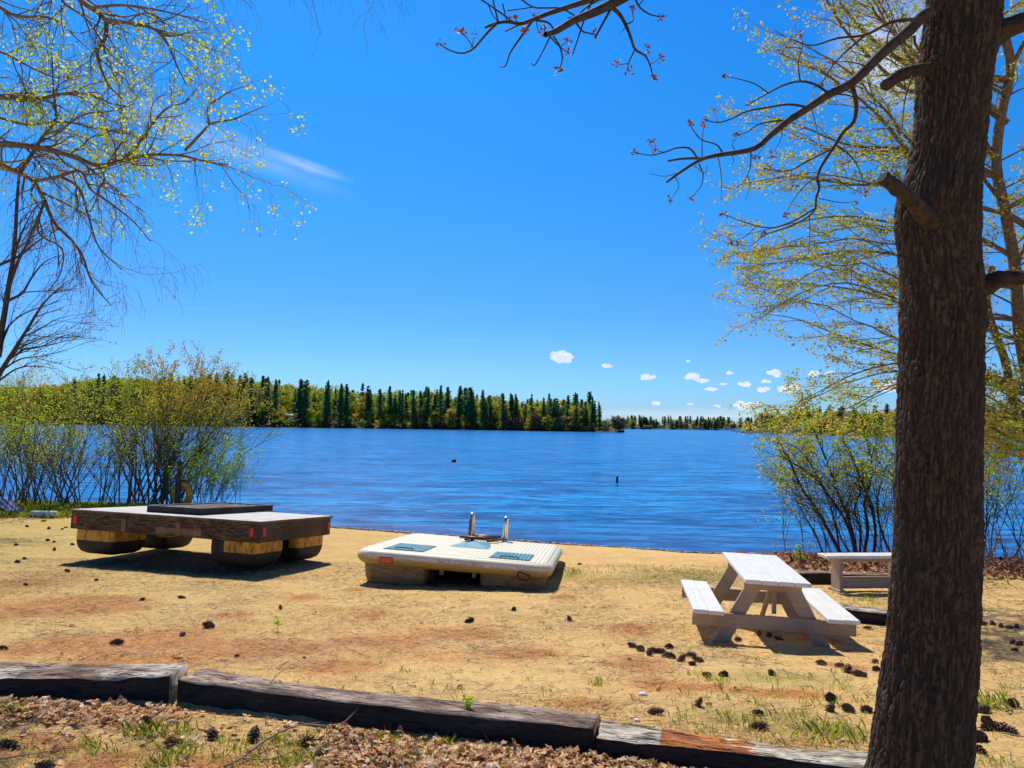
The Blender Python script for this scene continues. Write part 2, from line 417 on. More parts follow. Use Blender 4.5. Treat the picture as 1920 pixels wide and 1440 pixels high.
# ------------------------------------------------------------------ terrain
WL = -1.12
SX = [-400, -30, -12, -9, -6, -4.6, 1.3, 5, 8, 14, 40, 400]; SY = [60, 27, 24.6, 23.4, 21.2, 20.2, 17.8, 16.6, 16.2, 15.8, 13, -40]
def ys(x): return np.interp(x, SX, SY)
def tline(x): return np.interp(x, [-3.1, -2.0, .42, 1.7, 3], [4.62, 4.56, 3.86, 3.58, 3.3])
def g0(x, y):
    x = np.asarray(x, float); y = np.asarray(y, float)
    base = np.interp(y, [-400, -5, 3.6, 4.7, 6, 7.5, 9.5, 11.5, 13.5, 20, 60], [6, .12, 0, -.01, -.2, -.43, -.58, -.7, -.79, -.87, -.95])
    s = ys(x)
    t = np.clip((y - (s - 3.2)) / 3.2, 0, 1)
    bs = np.interp(s, [13.5, 20, 60], [-.79, -.87, -.95])
    z = base + t ** 1.6 * (WL - bs)
    z = np.where(y > s, WL - .13 * (y - s) , z)
    z = np.maximum(z, -6)
    tl = tline(x)
    z = z + .075 * np.clip((y - tl - .04) / .12, 0, 1) * np.exp(-np.maximum(y - tl, 0) / .7)
    # right bank mound with leaves
    z = z + .16 * np.exp(-(((x - 7.2) / 3.2) ** 2 + ((y - 13.6) / 1.2) ** 2))
    return z
def g(x, y):
    z = g0(x, y)
    n = fbm(np.asarray(x) * .9, np.asarray(y) * .9, 3.3, 3) * .03 + fbm(np.asarray(x) * 4, np.asarray(y) * 4, 8.1, 3) * .012
    return z + n
def G(px, py):
    d = ray(px, py); lo, hi = 2.0, 60.0
    t = np.linspace(lo, hi, 1200); P = CAM + d[None] * (t / d[1])[:, None]
    k = np.argmax(P[:, 2] < g(P[:, 0], P[:, 1]))
    if k == 0: k = len(t) - 1
    for _ in range(1):
        t2 = np.linspace(t[k - 1], t[k], 40); P = CAM + d[None] * (t2 / d[1])[:, None]
        j = np.argmax(P[:, 2] < g(P[:, 0], P[:, 1])); p = P[j]
    return np.array([p[0], p[1], float(g(p[0], p[1]))])

def axis(parts):
    out = []
    for a, b_, s in parts: out.append(np.arange(a, b_, s))
    return np.concatenate(out + [[parts[-1][1]]])
gx = axis([(-2500, -400, 150), (-400, -40, 12), (-40, -14, 1), (-14, -7, .14), (-7, 8, .06), (8, 14, .14), (14, 40, 1), (40, 400, 12), (400, 2500, 150)])
gy = axis([(-800, -60, 40), (-60, -2, 2), (-2, 2.4, .2), (2.4, 13, .055), (13, 26, .12), (26, 60, 2), (60, 140, 10)])
X, Y = np.meshgrid(gx, gy)
Z = g(X, Y)
PATCH = [(100,1140,160,20),(180,1128,70,14),(50,1092,60,6),(300,1200,120,28),(90,1215,120,24),(260,1140,30,5),(570,1120,32,7),(440,1153,45,7),
 (480,1215,130,20),(700,1152,24,5),(660,1200,40,8),(870,1190,90,15),(990,1225,70,10),(740,1205,80,14),(1180,1180,40,10),(1250,1285,70,12),
 (1590,1251,34,6),(1200,1245,60,12),(1540,1200,40,8),(640,1250,90,12),(250,1240,120,14),(1330,1290,60,8),(1480,1180,60,14),(755,1062,18,4),
 (60,1400,90,26),(230,1350,70,14),(1470,1300,90,10),(670,1106,20,4),(1060,1120,25,5),(200,1425,70,20),(420,1430,90,10),(1100,1320,60,9)]
mo = np.zeros(X.shape); mg = np.zeros(X.shape)
def addmask(Mk, lst, amp):
    for (px, py, rx, ry) in lst:
        c = G(px, py); a = G(px + rx, py); f_ = G(px, py - ry)
        wx = abs(a[0] - c[0]); wy = max(.08, abs(f_[1] - c[1]))
        Mk += amp * np.exp(-(((X - c[0]) / wx) ** 2 + ((Y - c[1]) / wy) ** 2) ** 1.5)
addmask(mo, PATCH, .95)
mo += .14 + .48 * np.clip(fbm(X * .6, Y * 1.1, 1.0, 4) * 1.6, 0, 1) * (Y < 12)
addmask(mg, [(100,952,260,14),(1230,1085,120,16),(1320,1078,60,10),(1640,1122,60,18),(1060,1075,40,12),(300,1390,60,22),(560,1425,50,16),(1560,1375,90,16),
             (1855,1318,34,14),(1400,1340,120,20),(850,1420,160,16),(20,1340,30,30),(1300,1420,60,14),(1450,1270,160,16)], .75)
sd = Y - ys(X)
wet_shade = np.clip(1 - np.abs(sd + .25) / .45, 0, 1) * .75 + (sd > 0) * .8
wet_shade += .5 * np.exp(-(((X - 7.6) / 3.4) ** 2 + ((Y - 13.7) / 1.3) ** 2) ** 2)
wet_shade += .33 * ((Y < tline(X) - .02) & (Y > tline(X) - .75))
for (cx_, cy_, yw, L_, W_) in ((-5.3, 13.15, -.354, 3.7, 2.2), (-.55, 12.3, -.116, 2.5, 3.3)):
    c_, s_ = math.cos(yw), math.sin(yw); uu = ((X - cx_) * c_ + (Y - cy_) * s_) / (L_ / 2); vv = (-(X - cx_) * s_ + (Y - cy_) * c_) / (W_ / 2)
    wet_shade += 1.1 * np.clip(1.25 - np.maximum(np.abs(uu), np.abs(vv)) ** 3, 0, 1)  # raft footprints: shade under the decks painted in as dark ground
mask = np.stack([np.clip(mo, 0, 1), np.clip(mg, 0, 1), np.clip(wet_shade, 0, 1), np.ones_like(mo)], -1).reshape(-1, 4)
ny, nx = X.shape
ii = (np.arange(ny - 1)[:, None] * nx + np.arange(nx - 1)[None]).ravel()
gf = np.stack([ii, ii + 1, ii + nx + 1, ii + nx], 1)
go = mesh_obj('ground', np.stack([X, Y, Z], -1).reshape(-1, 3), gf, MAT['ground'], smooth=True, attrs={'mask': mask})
tag(go, kind='structure')
# water
wo = mesh_obj('lake_water', [(-6000, 8, WL), (6000, 8, WL), (6000, 9000, WL), (-6000, 9000, WL)], [(0, 1, 2, 3)], MAT['water'])
wo.data.update(); tag(wo, kind='structure')

# ------------------------------------------------------------------ retaining ties
def tie(name, A, B, w, h, ztop, mats, label, split=None, seed=0, top=None, sag=0.02):
    """A,B: front top edge ends (x,y). local x along"""
    A = np.array(A, float); B = np.array(B, float); L = np.linalg.norm(B - A); a = math.atan2(B[1] - A[1], B[0] - A[0])
    n = max(20, int(L / .018)); K = 44
    prof = []
    for i in range(K):
        t = i / K * 4; e = int(t); f_ = t - e
        prof.append([(-.5 + f_, .0), (.5, -f_), (.5 - f_, -1), (-.5, -1 + f_)][e])
    prof = np.array(prof); V = []
    xs = np.linspace(0, L, n)
    for x in xs:
        y = (prof[:, 0]) * w; z = prof[:, 1] * h
        r_ = .018
        # rounding of corners
        y = np.sign(y) * np.minimum(np.abs(y), w / 2); cy = np.abs(y) > w / 2 - r_; cz = z > -r_
        z = np.where(cz & cy, z - .010, z)
        dn = fbm(x * 1.5 + seed, y * 25, z * 25, 4); d2 = fbm(x * 3 + seed, y * 8, z * 8 + 5, 3)
        crack = np.minimum(0, fbm(x * 1.6 + seed * 2, y * 45 + .8 * math.sin(x * 3), 3, 3) + .12) * .06 * (z > -.03) - .02 * max(0, float(vn(x * 1.1 + seed, 3))) * (z > -.03)
        V.append(np.stack([np.full(K, x), y + w / 2 + dn * .010 + d2 * .016, z + dn * .010 + d2 * .014 + crack - sag * math.sin(x / L * 3.14)], 1))
    V = np.concatenate(V); Fs = []; mi = []
    for i in range(n - 1):
        for j in range(K):
            k = (j + 1) % K; Fs.append([i * K + j, (i + 1) * K + j, (i + 1) * K + k, i * K + k])
            m_ = 0
            if split and split[0] < xs[i] / L < split[1] + .05 * math.sin(j * 1.7): m_ = 1
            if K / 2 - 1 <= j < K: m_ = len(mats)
            mi.append(m_)
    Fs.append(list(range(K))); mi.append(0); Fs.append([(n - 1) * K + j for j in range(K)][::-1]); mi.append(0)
    o = mesh_obj(name, V, Fs, None, None, True, mats + [MAT['tie_black_shade']], mi)
    o.location = (A[0], A[1], ztop); o.rotation_euler = (0, 0, a)
    tag(o, label, 'timber'); return o
def ft(px, py, z): p = PZ(px, py, z); return p[:2]
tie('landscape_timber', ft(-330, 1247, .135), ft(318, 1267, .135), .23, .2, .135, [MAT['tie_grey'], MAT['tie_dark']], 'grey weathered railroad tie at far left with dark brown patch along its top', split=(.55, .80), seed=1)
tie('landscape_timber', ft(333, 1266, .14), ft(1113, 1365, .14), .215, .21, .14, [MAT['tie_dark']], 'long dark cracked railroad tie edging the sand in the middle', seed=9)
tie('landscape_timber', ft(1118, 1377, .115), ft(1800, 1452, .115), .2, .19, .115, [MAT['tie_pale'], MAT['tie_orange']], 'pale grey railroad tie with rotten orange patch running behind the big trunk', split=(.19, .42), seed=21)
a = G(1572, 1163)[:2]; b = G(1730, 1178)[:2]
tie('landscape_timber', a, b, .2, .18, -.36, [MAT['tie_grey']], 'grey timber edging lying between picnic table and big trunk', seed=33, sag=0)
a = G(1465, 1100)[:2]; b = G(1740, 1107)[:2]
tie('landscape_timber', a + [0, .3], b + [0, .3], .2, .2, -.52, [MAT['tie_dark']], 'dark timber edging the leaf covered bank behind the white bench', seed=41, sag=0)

# ------------------------------------------------------------------ picnic table
def picnic():
    cx, cy, yaw = 2.585, 7.9, -.138
    zt = EYE - 1.423; gz = EYE - 2.10
    t = empty('picnic_table', matrix=Matrix.Translation((cx, cy, gz)) @ Matrix.Rotation(yaw, 4, 'Z') @ Matrix.Rotation(.028, 4, 'Y'))
    tag(t, 'white painted wooden picnic table with attached benches standing on sand', 'picnic table')
    H = zt - gz; L = 1.57; W = .59; th = .038
    hb = EYE - 1.75 - gz
    mb = MB(); bw = (W - .009) / 4
    for i in range(4): mb.box((-W / 2 + bw / 2 + i * (bw + .003), rng.uniform(-.006, .006), H - th / 2 + rng.uniform(-.0015, .0015)), (bw, L, th))
    for i in range(4):
        for y in (-.60, .60):
            for q in (-.035, .035): mb.box((-W / 2 + bw / 2 + i * (bw + .003) + q, y + rng.normal(0, .008), H + .0005), (.008, .008, .002), bev=.0005, m=1)
    mb.build('tabletop', None, t, mats=[MAT['plank_y'], MAT['rust']])
    o, w, Lb = .468, .288, 1.42
    for s in (-1, 1):
        mb = MB()
        for k in (0, 1): mb.box((s * (o + w * (.25 + .5 * k)), .01 * k, hb - th / 2 + .002 * k), (w / 2 - .003, Lb, th))
        for k in range(6): mb.box((s * (o + w * .75), -.55 + k * .2, hb + .001), (.018, .006, .003), bev=.0005, m=1)
        mb.build('seat', None, t, mats=[MAT['plank_y'], MAT['black']])
    for sy in (-1, 1):
        yb = sy * .56
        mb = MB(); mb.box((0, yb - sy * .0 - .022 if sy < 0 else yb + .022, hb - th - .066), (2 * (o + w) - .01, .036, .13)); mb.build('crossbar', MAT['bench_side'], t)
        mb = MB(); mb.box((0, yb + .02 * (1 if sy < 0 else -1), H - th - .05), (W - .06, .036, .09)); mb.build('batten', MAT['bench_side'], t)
        for s in (-1, 1):
            p0 = np.array([s * .49, 0, 0.0]); p1 = np.array([s * .15, 0, H - th - .004])
            hw = .068; Vq = []
            y0 = yb + .018 * (1 if sy < 0 else -1); 
            for yy in (-.018, .018):
                for (p, e) in ((p0, -1), (p0, 1), (p1, 1), (p1, -1)):
                    Vq.append((p[0] + e * hw * 1.12, y0 + yy - (0.002 if sy < 0 else -.002), p[2]))
            Fq = [(0, 1, 2, 3), (7, 6, 5, 4), (0, 4, 5, 1), (1, 5, 6, 2), (2, 6, 7, 3), (3, 7, 4, 0)]
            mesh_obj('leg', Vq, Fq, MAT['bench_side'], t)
    for x in (-.50, -.36, .36, .50):
        for z_ in (-.03, .02): mb = MB(); mb.tube([(x, -.603, hb - th - .066 + z_), (x, -.597, hb - th - .066 + z_)], .007, 8); mb.build('bolt', MAT['rust'], t)
    mb = MB(); mb.box((.02, -.18, (hb + H) / 2 - .13), (.04, .66, .04), rot=euler(x=-.75)); mb.build('brace', MAT['bench_side'], t)
    mb = MB(); mb.box((.04, -.42, (hb + H) / 2 - .04), (.04, .035, H - hb + .02)); mb.build('brace', MAT['bench_side'], t)
picnic()

# plain bench
def bench():
    A = G(1552, 1108); B = G(1690, 1106)
    B[1] = A[1] + .12
    c = (A + B) / 2; a = math.atan2(B[1] - A[1], B[0] - A[0]); gz = min(A[2], float(g(c[0], c[1])))
    t = empty('bench', matrix=Matrix.Translation((c[0], c[1], gz)) @ Matrix.Rotation(a, 4, 'Z'))
    tag(t, 'plain white wooden bench standing before the leafy bank by the shrub', 'bench')
    L = np.linalg.norm(B - A) + .16; H = .50
    mb = MB(); mb.box((0, 0, H), (L, .28, .04)); mb.build('seat', MAT['bench_white'], t)
    for s in (-1, 1):
        mb = MB(); x = s * (L / 2 - .22)
        mb.box((x, 0, H / 2 - .011), (.05, .24, H - .022 - .0)); mb.box((x, 0, .018), (.10, .30, .04))
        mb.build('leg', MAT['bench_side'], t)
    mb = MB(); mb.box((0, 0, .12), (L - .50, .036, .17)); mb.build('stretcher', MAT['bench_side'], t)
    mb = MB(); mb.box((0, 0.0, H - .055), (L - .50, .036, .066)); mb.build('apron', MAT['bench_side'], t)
bench()

# ------------------------------------------------------------------ rafts
def frame_mat(cx, cy, cz, yaw, tx, ty):
    n = unit(np.array([-tx, -ty, 1.])); xa = np.array([math.cos(yaw), math.sin(yaw), 0]); xa = unit(xa - n * (xa @ n)); ya = np.cross(n, xa)
    return Matrix(((xa[0], ya[0], n[0], cx), (xa[1], ya[1], n[1], cy), (xa[2], ya[2], n[2], cz), (0, 0, 0, 1)))
def plane_local(Mx, px, py, zoff=0):
    A = np.array(Mx); o = A[:3, 3] + A[:3, 2] * zoff; n = A[:3, 2]; d = ray(px, py)
    t = ((o - CAM) @ n) / (d @ n); p = CAM + d * t - A[:3, 3]
    return np.array([p @ A[:3, 0], p @ A[:3, 1]])

def rounded(L, W, r, n=10, sub=0):
    pts = []
    for (sx, sy, a0) in ((1, 1, 0), (-1, 1, 90), (-1, -1, 180), (1, -1, 270)):
        for k in range(n + 1):
            a_ = R(a0 + 90 * k / n); pts.append((sx * (L / 2 - r) + r * math.cos(a_), sy * (W / 2 - r) + r * math.sin(a_)))
    if sub:
        q = []
        for i, p in enumerate(pts):
            q.append(p)
            if i % (n + 1) == n:
                p2 = pts[(i + 1) % len(pts)]; q += [(p[0] + (p2[0] - p[0]) * k / sub, p[1] + (p2[1] - p[1]) * k / sub) for k in range(1, sub)]
        pts = q
    return np.array(pts)
def loft(mb, outlines, zs, m=0, captop=True, capbot=True):
    n = len(outlines[0]); V = np.concatenate([np.c_[o_, np.full(n, z)] for o_, z in zip(outlines, zs)])
    Fs = []
    for i in range(len(zs) - 1):
        for j in range(n):
            k = (j + 1) % n; Fs.append([i * n + j, i * n + k, (i + 1) * n + k, (i + 1) * n + j])
    if capbot: Fs.append(list(range(n))[::-1])
    if captop: Fs.append([(len(zs) - 1) * n + j for j in range(n)])
    mb.add(V, Fs, m)

def m_raftplastic():
    m, nt, b = newmat('cream_plastic')
    v = coords(nt); s = nt.nodes.new('ShaderNodeSeparateXYZ'); nt.links.new(v, s.inputs[0])
    n1 = noise(nt, v, 5, 5, .6); n2 = noise(nt, coords(nt, (2, 2, 12)), 6, 5, .7)
    top = ramp(nt, n1, [(.3, (.78, .68, .48)), (.7, (.88, .80, .60))])
    # grooves across the deck
    fx = math_(nt, 'FRACT', math_(nt, 'MULTIPLY', s.outputs[0], 1 / .062))
    gro = math_(nt, 'LESS_THAN', fx, .13)
    ax = math_(nt, 'LESS_THAN', math_(nt, 'ABSOLUTE', s.outputs[0]), 1.35); ay = math_(nt, 'LESS_THAN', math_(nt, 'ABSOLUTE', s.outputs[1]), 1.55)
    on = math_(nt, 'MULTIPLY', math_(nt, 'MULTIPLY', gro, ax), math_(nt, 'MULTIPLY', ay, math_(nt, 'GREATER_THAN', s.outputs[2], -.01)))
    bx = math_(nt, 'LESS_THAN', math_(nt, 'ABSOLUTE', math_(nt, 'SUBTRACT', math_(nt, 'ABSOLUTE', s.outputs[0]), 1.35)), .008)
    by = math_(nt, 'LESS_THAN', math_(nt, 'ABSOLUTE', math_(nt, 'SUBTRACT', math_(nt, 'ABSOLUTE', s.outputs[1]), 1.55)), .014)
    bo = math_(nt, 'MULTIPLY', math_(nt, 'MAXIMUM', math_(nt, 'MULTIPLY', bx, math_(nt, 'LESS_THAN', math_(nt, 'ABSOLUTE', s.outputs[1]), 1.56)), math_(nt, 'MULTIPLY', by, math_(nt, 'LESS_THAN', math_(nt, 'ABSOLUTE', s.outputs[0]), 1.36))), math_(nt, 'GREATER_THAN', s.outputs[2], -.01))
    ln = math_(nt, 'MAXIMUM', on, bo)
    c = mix(nt, ln, top, (.22, .26, .26))
    zz = math_(nt, 'ADD', s.outputs[2], math_(nt, 'MULTIPLY', math_(nt, 'SUBTRACT', n2, .5), .09))
    st = ramp(nt, math_(nt, 'MULTIPLY', zz, -5), [(.42, (0, 0, 0)), (.62, (1, 1, 1))])
    stain = mix(nt, n2, (.26, .15, .035), (.58, .42, .15))
    c = mix(nt, st, c, stain)
    nt.links.new(c, b.inputs['Base Color']); b.inputs['Roughness'].default_value = .5
    bump(nt, b, math_(nt, 'SUBTRACT', n2, ln), .3, .006)
    return m
MAT['cream'] = m_raftplastic()
def m_pontoon():
    m, nt, b = newmat('stained_pontoon')
    n2 = noise(nt, coords(nt, (2, 2, 10)), 4, 5, .7)
    c = ramp(nt, n2, [(.3, (.10, .06, .025)), (.7, (.42, .28, .11))])
    nt.links.new(c, b.inputs['Base Color']); b.inputs['Roughness'].default_value = .6; return m
MAT['pontoon'] = m_pontoon()

def white_raft():
    Mx = frame_mat(-.64, 12.52, EYE - 1.985, -.116, -.059, -.062)
    t = empty('swim_raft', matrix=Mx)
    tag(t, 'cream plastic swim raft with teal grip panels and steel ladder lying on the sand', 'swim raft')
    mb = MB(); L, W = 2.88, 3.28
    outs = []; zs = []
    for (ins, z) in ((.30, -.235), (.12, -.225), (.05, -.20), (.015, -.16), (0, -.115), (.01, -.065), (.035, -.033), (.07, -.012), (.12, 0)):
        outs.append(rounded(L - 2 * ins, W - 2 * ins, max(.05, .24 - ins * .4))); zs.append(z)
    loft(mb, outs, zs); mb.build('deck', MAT['cream'], t, smooth=True)
    t.children[0].data.polygons[-1].use_smooth = False
    # pontoons: two hulls running away from the viewer
    for sx in (-1, 1):
        mb = MB(); outs = []; zs = []
        for (ins, z) in ((.10, -.62), (.04, -.60), (.03, -.50), (.0, -.40), (-.02, -.23)):
            o_ = rounded(.92 - 2 * ins, 2.9 - 2 * ins, .12); o_[:, 0] += sx * .86; outs.append(o_); zs.append(z)
        loft(mb, outs, zs); mb.build('pontoon', MAT['pontoon'], t, smooth=False)
    for (x, w) in ((-.18, .06), (.30, .06)):
        mb = MB(); mb.box((x, -1.35, -.265), (w, .08, .09)); mb.build('keel_bracket', MAT['pontoon'], t)
    # grip panels
    for (q) in ([(722.5, 1029), (747.5, 1019), (816, 1025), (792.5, 1035.6)], [(918, 1045.6), (931, 1034.8), (1001.5, 1041.6), (990.6, 1052)]):
        P = np.array([plane_local(Mx, *p) for p in q]); x0, x1 = (P[0, 0] + P[1, 0]) / 2, (P[2, 0] + P[3, 0]) / 2; y0, y1 = (P[0, 1] + P[3, 1]) / 2, (P[1, 1] + P[2, 1]) / 2
        mb = MB(); n = 10; wq = (x1 - x0) / n
        mb.box(((x0 + x1) / 2, (y0 + y1) / 2, .002), (x1 - x0 + .02, y1 - y0 + .02, .006), bev=.001, m=1)
        for k in range(n): mb.box((x0 + wq * (k + .5), (y0 + y1) / 2, .008), (wq * .80, y1 - y0, .010), bev=.003)
        mb.build('grip_panel', None, t, mats=[MAT['teal'], m_dark])
        mb = MB(); xm = (x0 + x1) / 2
        mb.tube([(xm - .14, y0 + .06, .008), (xm - .12, y0 + .06, .035), (xm + .12, y0 + .06, .035), (xm + .14, y0 + .06, .008)], .008, 6)
        mb.build('grip_handle', m_dark, t)
    # teal anchor plate (fan) with ladder
    a = plane_local(Mx, 843, 1024.6); b_ = plane_local(Mx, 916, 1029.8); ap = plane_local(Mx, 880, 1014)
    mid = (a + b_) / 2; V = []; n = 16
    V = [(mid[0], mid[1], .05)]
    hw = abs(b_[0] - a[0]) / 2; dp = max(.25, ap[1] - mid[1])
    for k in range(n + 1):
        th = math.pi * k / n; V.append((mid[0] - hw * math.cos(th), mid[1] + dp * math.sin(th) ** 1.0, .004))
    V[0] = (mid[0], mid[1] + dp * .5, .055)
    Fs = [(0, k + 1, k + 2)[::-1] for k in range(n)] + [(0, n + 1, 1)[::-1]]
    mesh_obj('anchor_plate', V, Fs, MAT['teal_pale'], t)
    # ladder rails
    def hoop(px, py, ht, parent, name='rail'):
        p = plane_local(Mx, px, py); d = .17; pts = []
        pts.append((p[0], p[1] - d / 2, 0.0))
        for k in range(13):
            th = math.pi * k / 12; pts.append((p[0] + .012 * k / 12, p[1] - d / 2 * math.cos(th), ht - d / 2 + d / 2 * math.sin(th)))
        pts.append((p[0] + .012, p[1] + d / 2, 0.0))
        mb = MB(); mb.tube(pts, .032, 12)
        for y_ in (-d / 2, d / 2): mb.tube([(p[0], p[1] + y_, 0.002), (p[0], p[1] + y_, .018)], .055, 12)
        return mb.build(name, MAT['chrome'], parent, smooth=True), p
    lad = empty('ladder'); lad.parent = t
    h1, p1 = hoop(882, 1013, .46, lad); h2, p2 = hoop(946, 1014.5, .42, lad)
    mb = MB()
    for k in range(1): mb.box((p1[0] - .0, p1[1] - .085 - .034, .28), (.052, .012, .22), m=0)
    mb.build('grip_strip', MAT['brown_tread'], h1)
    mb = MB(); mb.box((p1[0], p1[1] - .12, .125), (.05, .012, .08)); mb.build('warning_sticker', MAT['rust'], h1)
    yb = p1[1]
    for k, (dy, z) in enumerate(((-.30, .075), (-.16, .075), (.10, .075), (.26, .075))):
        mb = MB(); mb.tube([(p1[0] - .14 + .06 * (k > 0), yb + dy, z), (p2[0] - .05 - .16 * (k == 0), yb + dy - .05, z)], .028, 10); mb.build('tread', MAT['brown_tread'], lad, smooth=True)
    mb = MB(); mb.tube([(p2[0] - .2, yb - .36, .04), (p2[0] - .02, yb + .1, .05), (p2[0] - .02, yb + .35, .05)], .022, 8); mb.build('side_rail', MAT['brown_tread'], lad, smooth=True)
    mb = MB(); mb.box((p1[0] + .02, p1[1] - .24, .06), (.16, .10, .09)); mb.box((p1[0] + .05, p1[1] - .42, .035), (.06, .30, .03), rot=euler(z=.15)); mb.build('hinge_block', MAT['black'], lad)
    # reflector + handle on near face
    yf = -W / 2 + .0
    xr = plane_local(Mx, 706, 1040)[0]
    mb = MB(); mb.box((xr - .02, yf + .006, -.135), (.17, .02, .075), bev=.03); ob = mb.build('reflector', MAT['orange'], t)
    mb = MB(); mb.box((xr - .02, yf + .010, -.135), (.195, .02, .09), bev=.035); mb.build('reflector_rim', MAT['black'], t)
    mb = MB(); mb.tube([(.96, yf - .0, -.165), (.98, yf - .045, -.13), (1.12, yf - .045, -.165), (1.14, yf, -.20), (1.12, yf - .045, -.235), (.98, yf - .045, -.235), (.96, yf - .0, -.165)], .011, 6)
    mb.build('handle', MAT['black'], t)
    # embossed lettering
    xc = plane_local(Mx, 848, 1052)[0] + .05; xs_ = -.36
    for ch in 'NO DIVING':
        if ch == ' ': xs_ += .055; continue
        cu = bpy.data.curves.new('letter', 'FONT'); cu.body = ch; cu.size = .095; cu.extrude = .004
        ob = bpy.data.objects.new('letter', cu); C.objects.link(ob)
        bpy.context.view_layer.update()
        dg = bpy.context.evaluated_depsgraph_get(); me = bpy.data.meshes.new_from_object(ob.evaluated_get(dg)); bpy.data.objects.remove(ob)
        me.materials.clear(); me.materials.append(m_letter)
        wd_ = max(v.co.x for v in me.vertices)
        ob = bpy.data.objects.new('letter', me); C.objects.link(ob); ob.parent = t
        ob.location = (xc + xs_, yf - .002, -.125); ob.rotation_euler = (R(84), 0, 0); xs_ += wd_ + .022
m_dark = m_plain('dark_teal', (.02, .09, .12), .6)
m_letter = m_plain('grey_letter', (.50, .44, .33), .6)
MAT['teal_pale'] = m_plain('pale_teal', (.13, .33, .45), .5, var=.4, nscale=12)
white_raft()

def m_float():
    m, nt, b = newmat('yellow_float')
    n2 = noise(nt, coords(nt, (3, 3, 1.6)), 4, 6, .6)
    c = ramp(nt, n2, [(.33, (.10, .05, .02)), (.45, (.66, .28, .02)), (.7, (.90, .45, .03))])
    nt.links.new(c, b.inputs['Base Color']); b.inputs['Roughness'].default_value = .6; return m
MAT['float_y'] = m_float()
MAT['float_b'] = m_plain('black_float', (.03, .022, .016), .65, var=.5)
MAT['skirt_patch'] = m_wood('worn_plywood', (.26, .13, .045), (.42, .25, .11), 2, .8, .8, .5)
def wood_raft():
    Mx = frame_mat(-5.424, 13.50, EYE - 1.61, -.354, -.021, -.059)
    t = empty('wooden_raft', matrix=Mx)
    tag(t, 'large brown wooden swimming raft with pale plank deck on yellow and black floats', 'wooden raft')
    L, W = 3.97, 1.99; H = .33
    mb = MB(); nb = 14; w = W / nb
    for k in range(nb): mb.box((0, -W / 2 + w * (k + .5), -.015 + rng.uniform(-.001, .001)), (L + .02, w - .008, .03), bev=.003)
    mb.build('deck', MAT['deck'], t)
    for (y, nm) in ((-W / 2 - .001, 'front'), (W / 2 + .001, 'back')):
        mb = MB(); mb.box((0, y, -.016), (L + .06, .022, .034)); mb.build('deck_trim', MAT['deck_edge'], t)
        mb = MB(); mb.box((0, y + (.03 if y < 0 else -.03), -.034 - (H - .034) / 2), (L - .01, .03, H - .034)); mb.build('skirt_board', MAT['skirt'], t)
    for x in (-L / 2, L / 2):
        mb = MB(); mb.box((x, 0, -.018), (.05, W - .03, .034)); mb.build('deck_trim', MAT['deck_edge'], t)
        mb = MB(); mb.box((x * .994, 0, -.036 - (H - .036) / 2), (.03, W - .10, H - .036)); mb.build('skirt_board', MAT['skirt'], t)
    mb = MB(); mb.box((L / 2 - .012, -W / 2 + .028, -.19), (.035, .045, .29)); mb.build('corner_post', MAT['black'], t)
    yf = -W / 2 + .012
    # floats
    FH = .425
    for (sx, sy) in ((-1, -1), (1, -1), (1, 1), (-1, 1)):
        fl, fwid = .86, .74
        cx_ = sx * (L / 2 - fl / 2 - .10); cy_ = sy * (W / 2 - fwid / 2 - .05)
        mb = MB(); nz = 12; outs = []; zs = []
        for k in range(nz):
            tt = k / (nz - 1); z = -H - FH + .01 + tt * (FH - .0)
            e = max(0, 1 - tt * 1.6); ins = .13 * (1 - math.sqrt(max(0, 1 - e ** 2)))
            outs.append(rounded(fl - 2 * ins, fwid - 2 * ins, .05, 4, 10) + [cx_, cy_]); zs.append(z)
        loft(mb, outs, zs)
        n = len(outs[0]); mi = []
        for f_ in mb.f:
            z = np.mean([zs[i // n] for i in f_]); x = np.mean([outs[i // n][i % n][0] for i in f_])
            yel = z > -H - FH * .46
            if sx > 0 and sy < 0 and x < cx_ - fl * .2: yel = False
            if sy > 0: yel = yel and x > cx_ + fl * .3
            mi.append(1 if yel else 0)
        mb.m = mi
        mb.build('float', None, t, smooth=True, mats=[MAT['float_b'], MAT['float_y']])
        mb = MB()
        for k in range(3): mb.box((cx_ + (k - 1) * fl * .3, cy_, -H - .004), (.05, fwid * .9, .012))
        mb.build('float_bracket', MAT['rust'], t)
    # handles + worn cleats
    for px in (255, 345):
        x = plane_local(Mx, px, 960 + (px - 255) * .08)[0]
        mb = MB(); mb.box((x, yf - .006, -.20), (.10, .014, .24)); mb.build('cleat_board', MAT['skirt_patch'], t)
        mb = MB(); mb.tube([(x - .12, yf, -.10), (x - .10, yf - .07, -.115), (x + .10, yf - .07, -.115), (x + .12, yf, -.10)], .011, 6); mb.build('handle', MAT['rust'], t)
    mb = MB(); x0 = plane_local(Mx, 300, 970)[0]; mb.box((x0, yf - .002, -.245), (.95, .008, .10)); mb.build('worn_board', MAT['skirt_patch'], t)
    for (x, y, dx, dy) in ((-L / 2 + .11, yf - .004, .065, .012), (L / 2 - .13, yf - .004, .065, .012)):
        mb = MB(); mb.box((x, y, -.175), (dx, dy, .135), bev=.012); mb.build('reflector', MAT['red'], t)
    for y in (-W / 2 + .12, W / 2 - .10):
        mb = MB(); mb.box((L / 2 + .012, y, -.175), (.012, .065, .135), bev=.012); mb.build('reflector', MAT['red'], t)
    # wooden frame lying on the deck -> a thing of its own
    A = plane_local(Mx, 281, 959.5); B = plane_local(Mx, 377, 966.5); D = plane_local(Mx, 490, 957)
    lx = B[0] - A[0]; ly = D[1] - B[1]
    fx0, fx1, fy0 = A[0], B[0], B[1]; fy1 = min(D[1], W / 2 + .3)
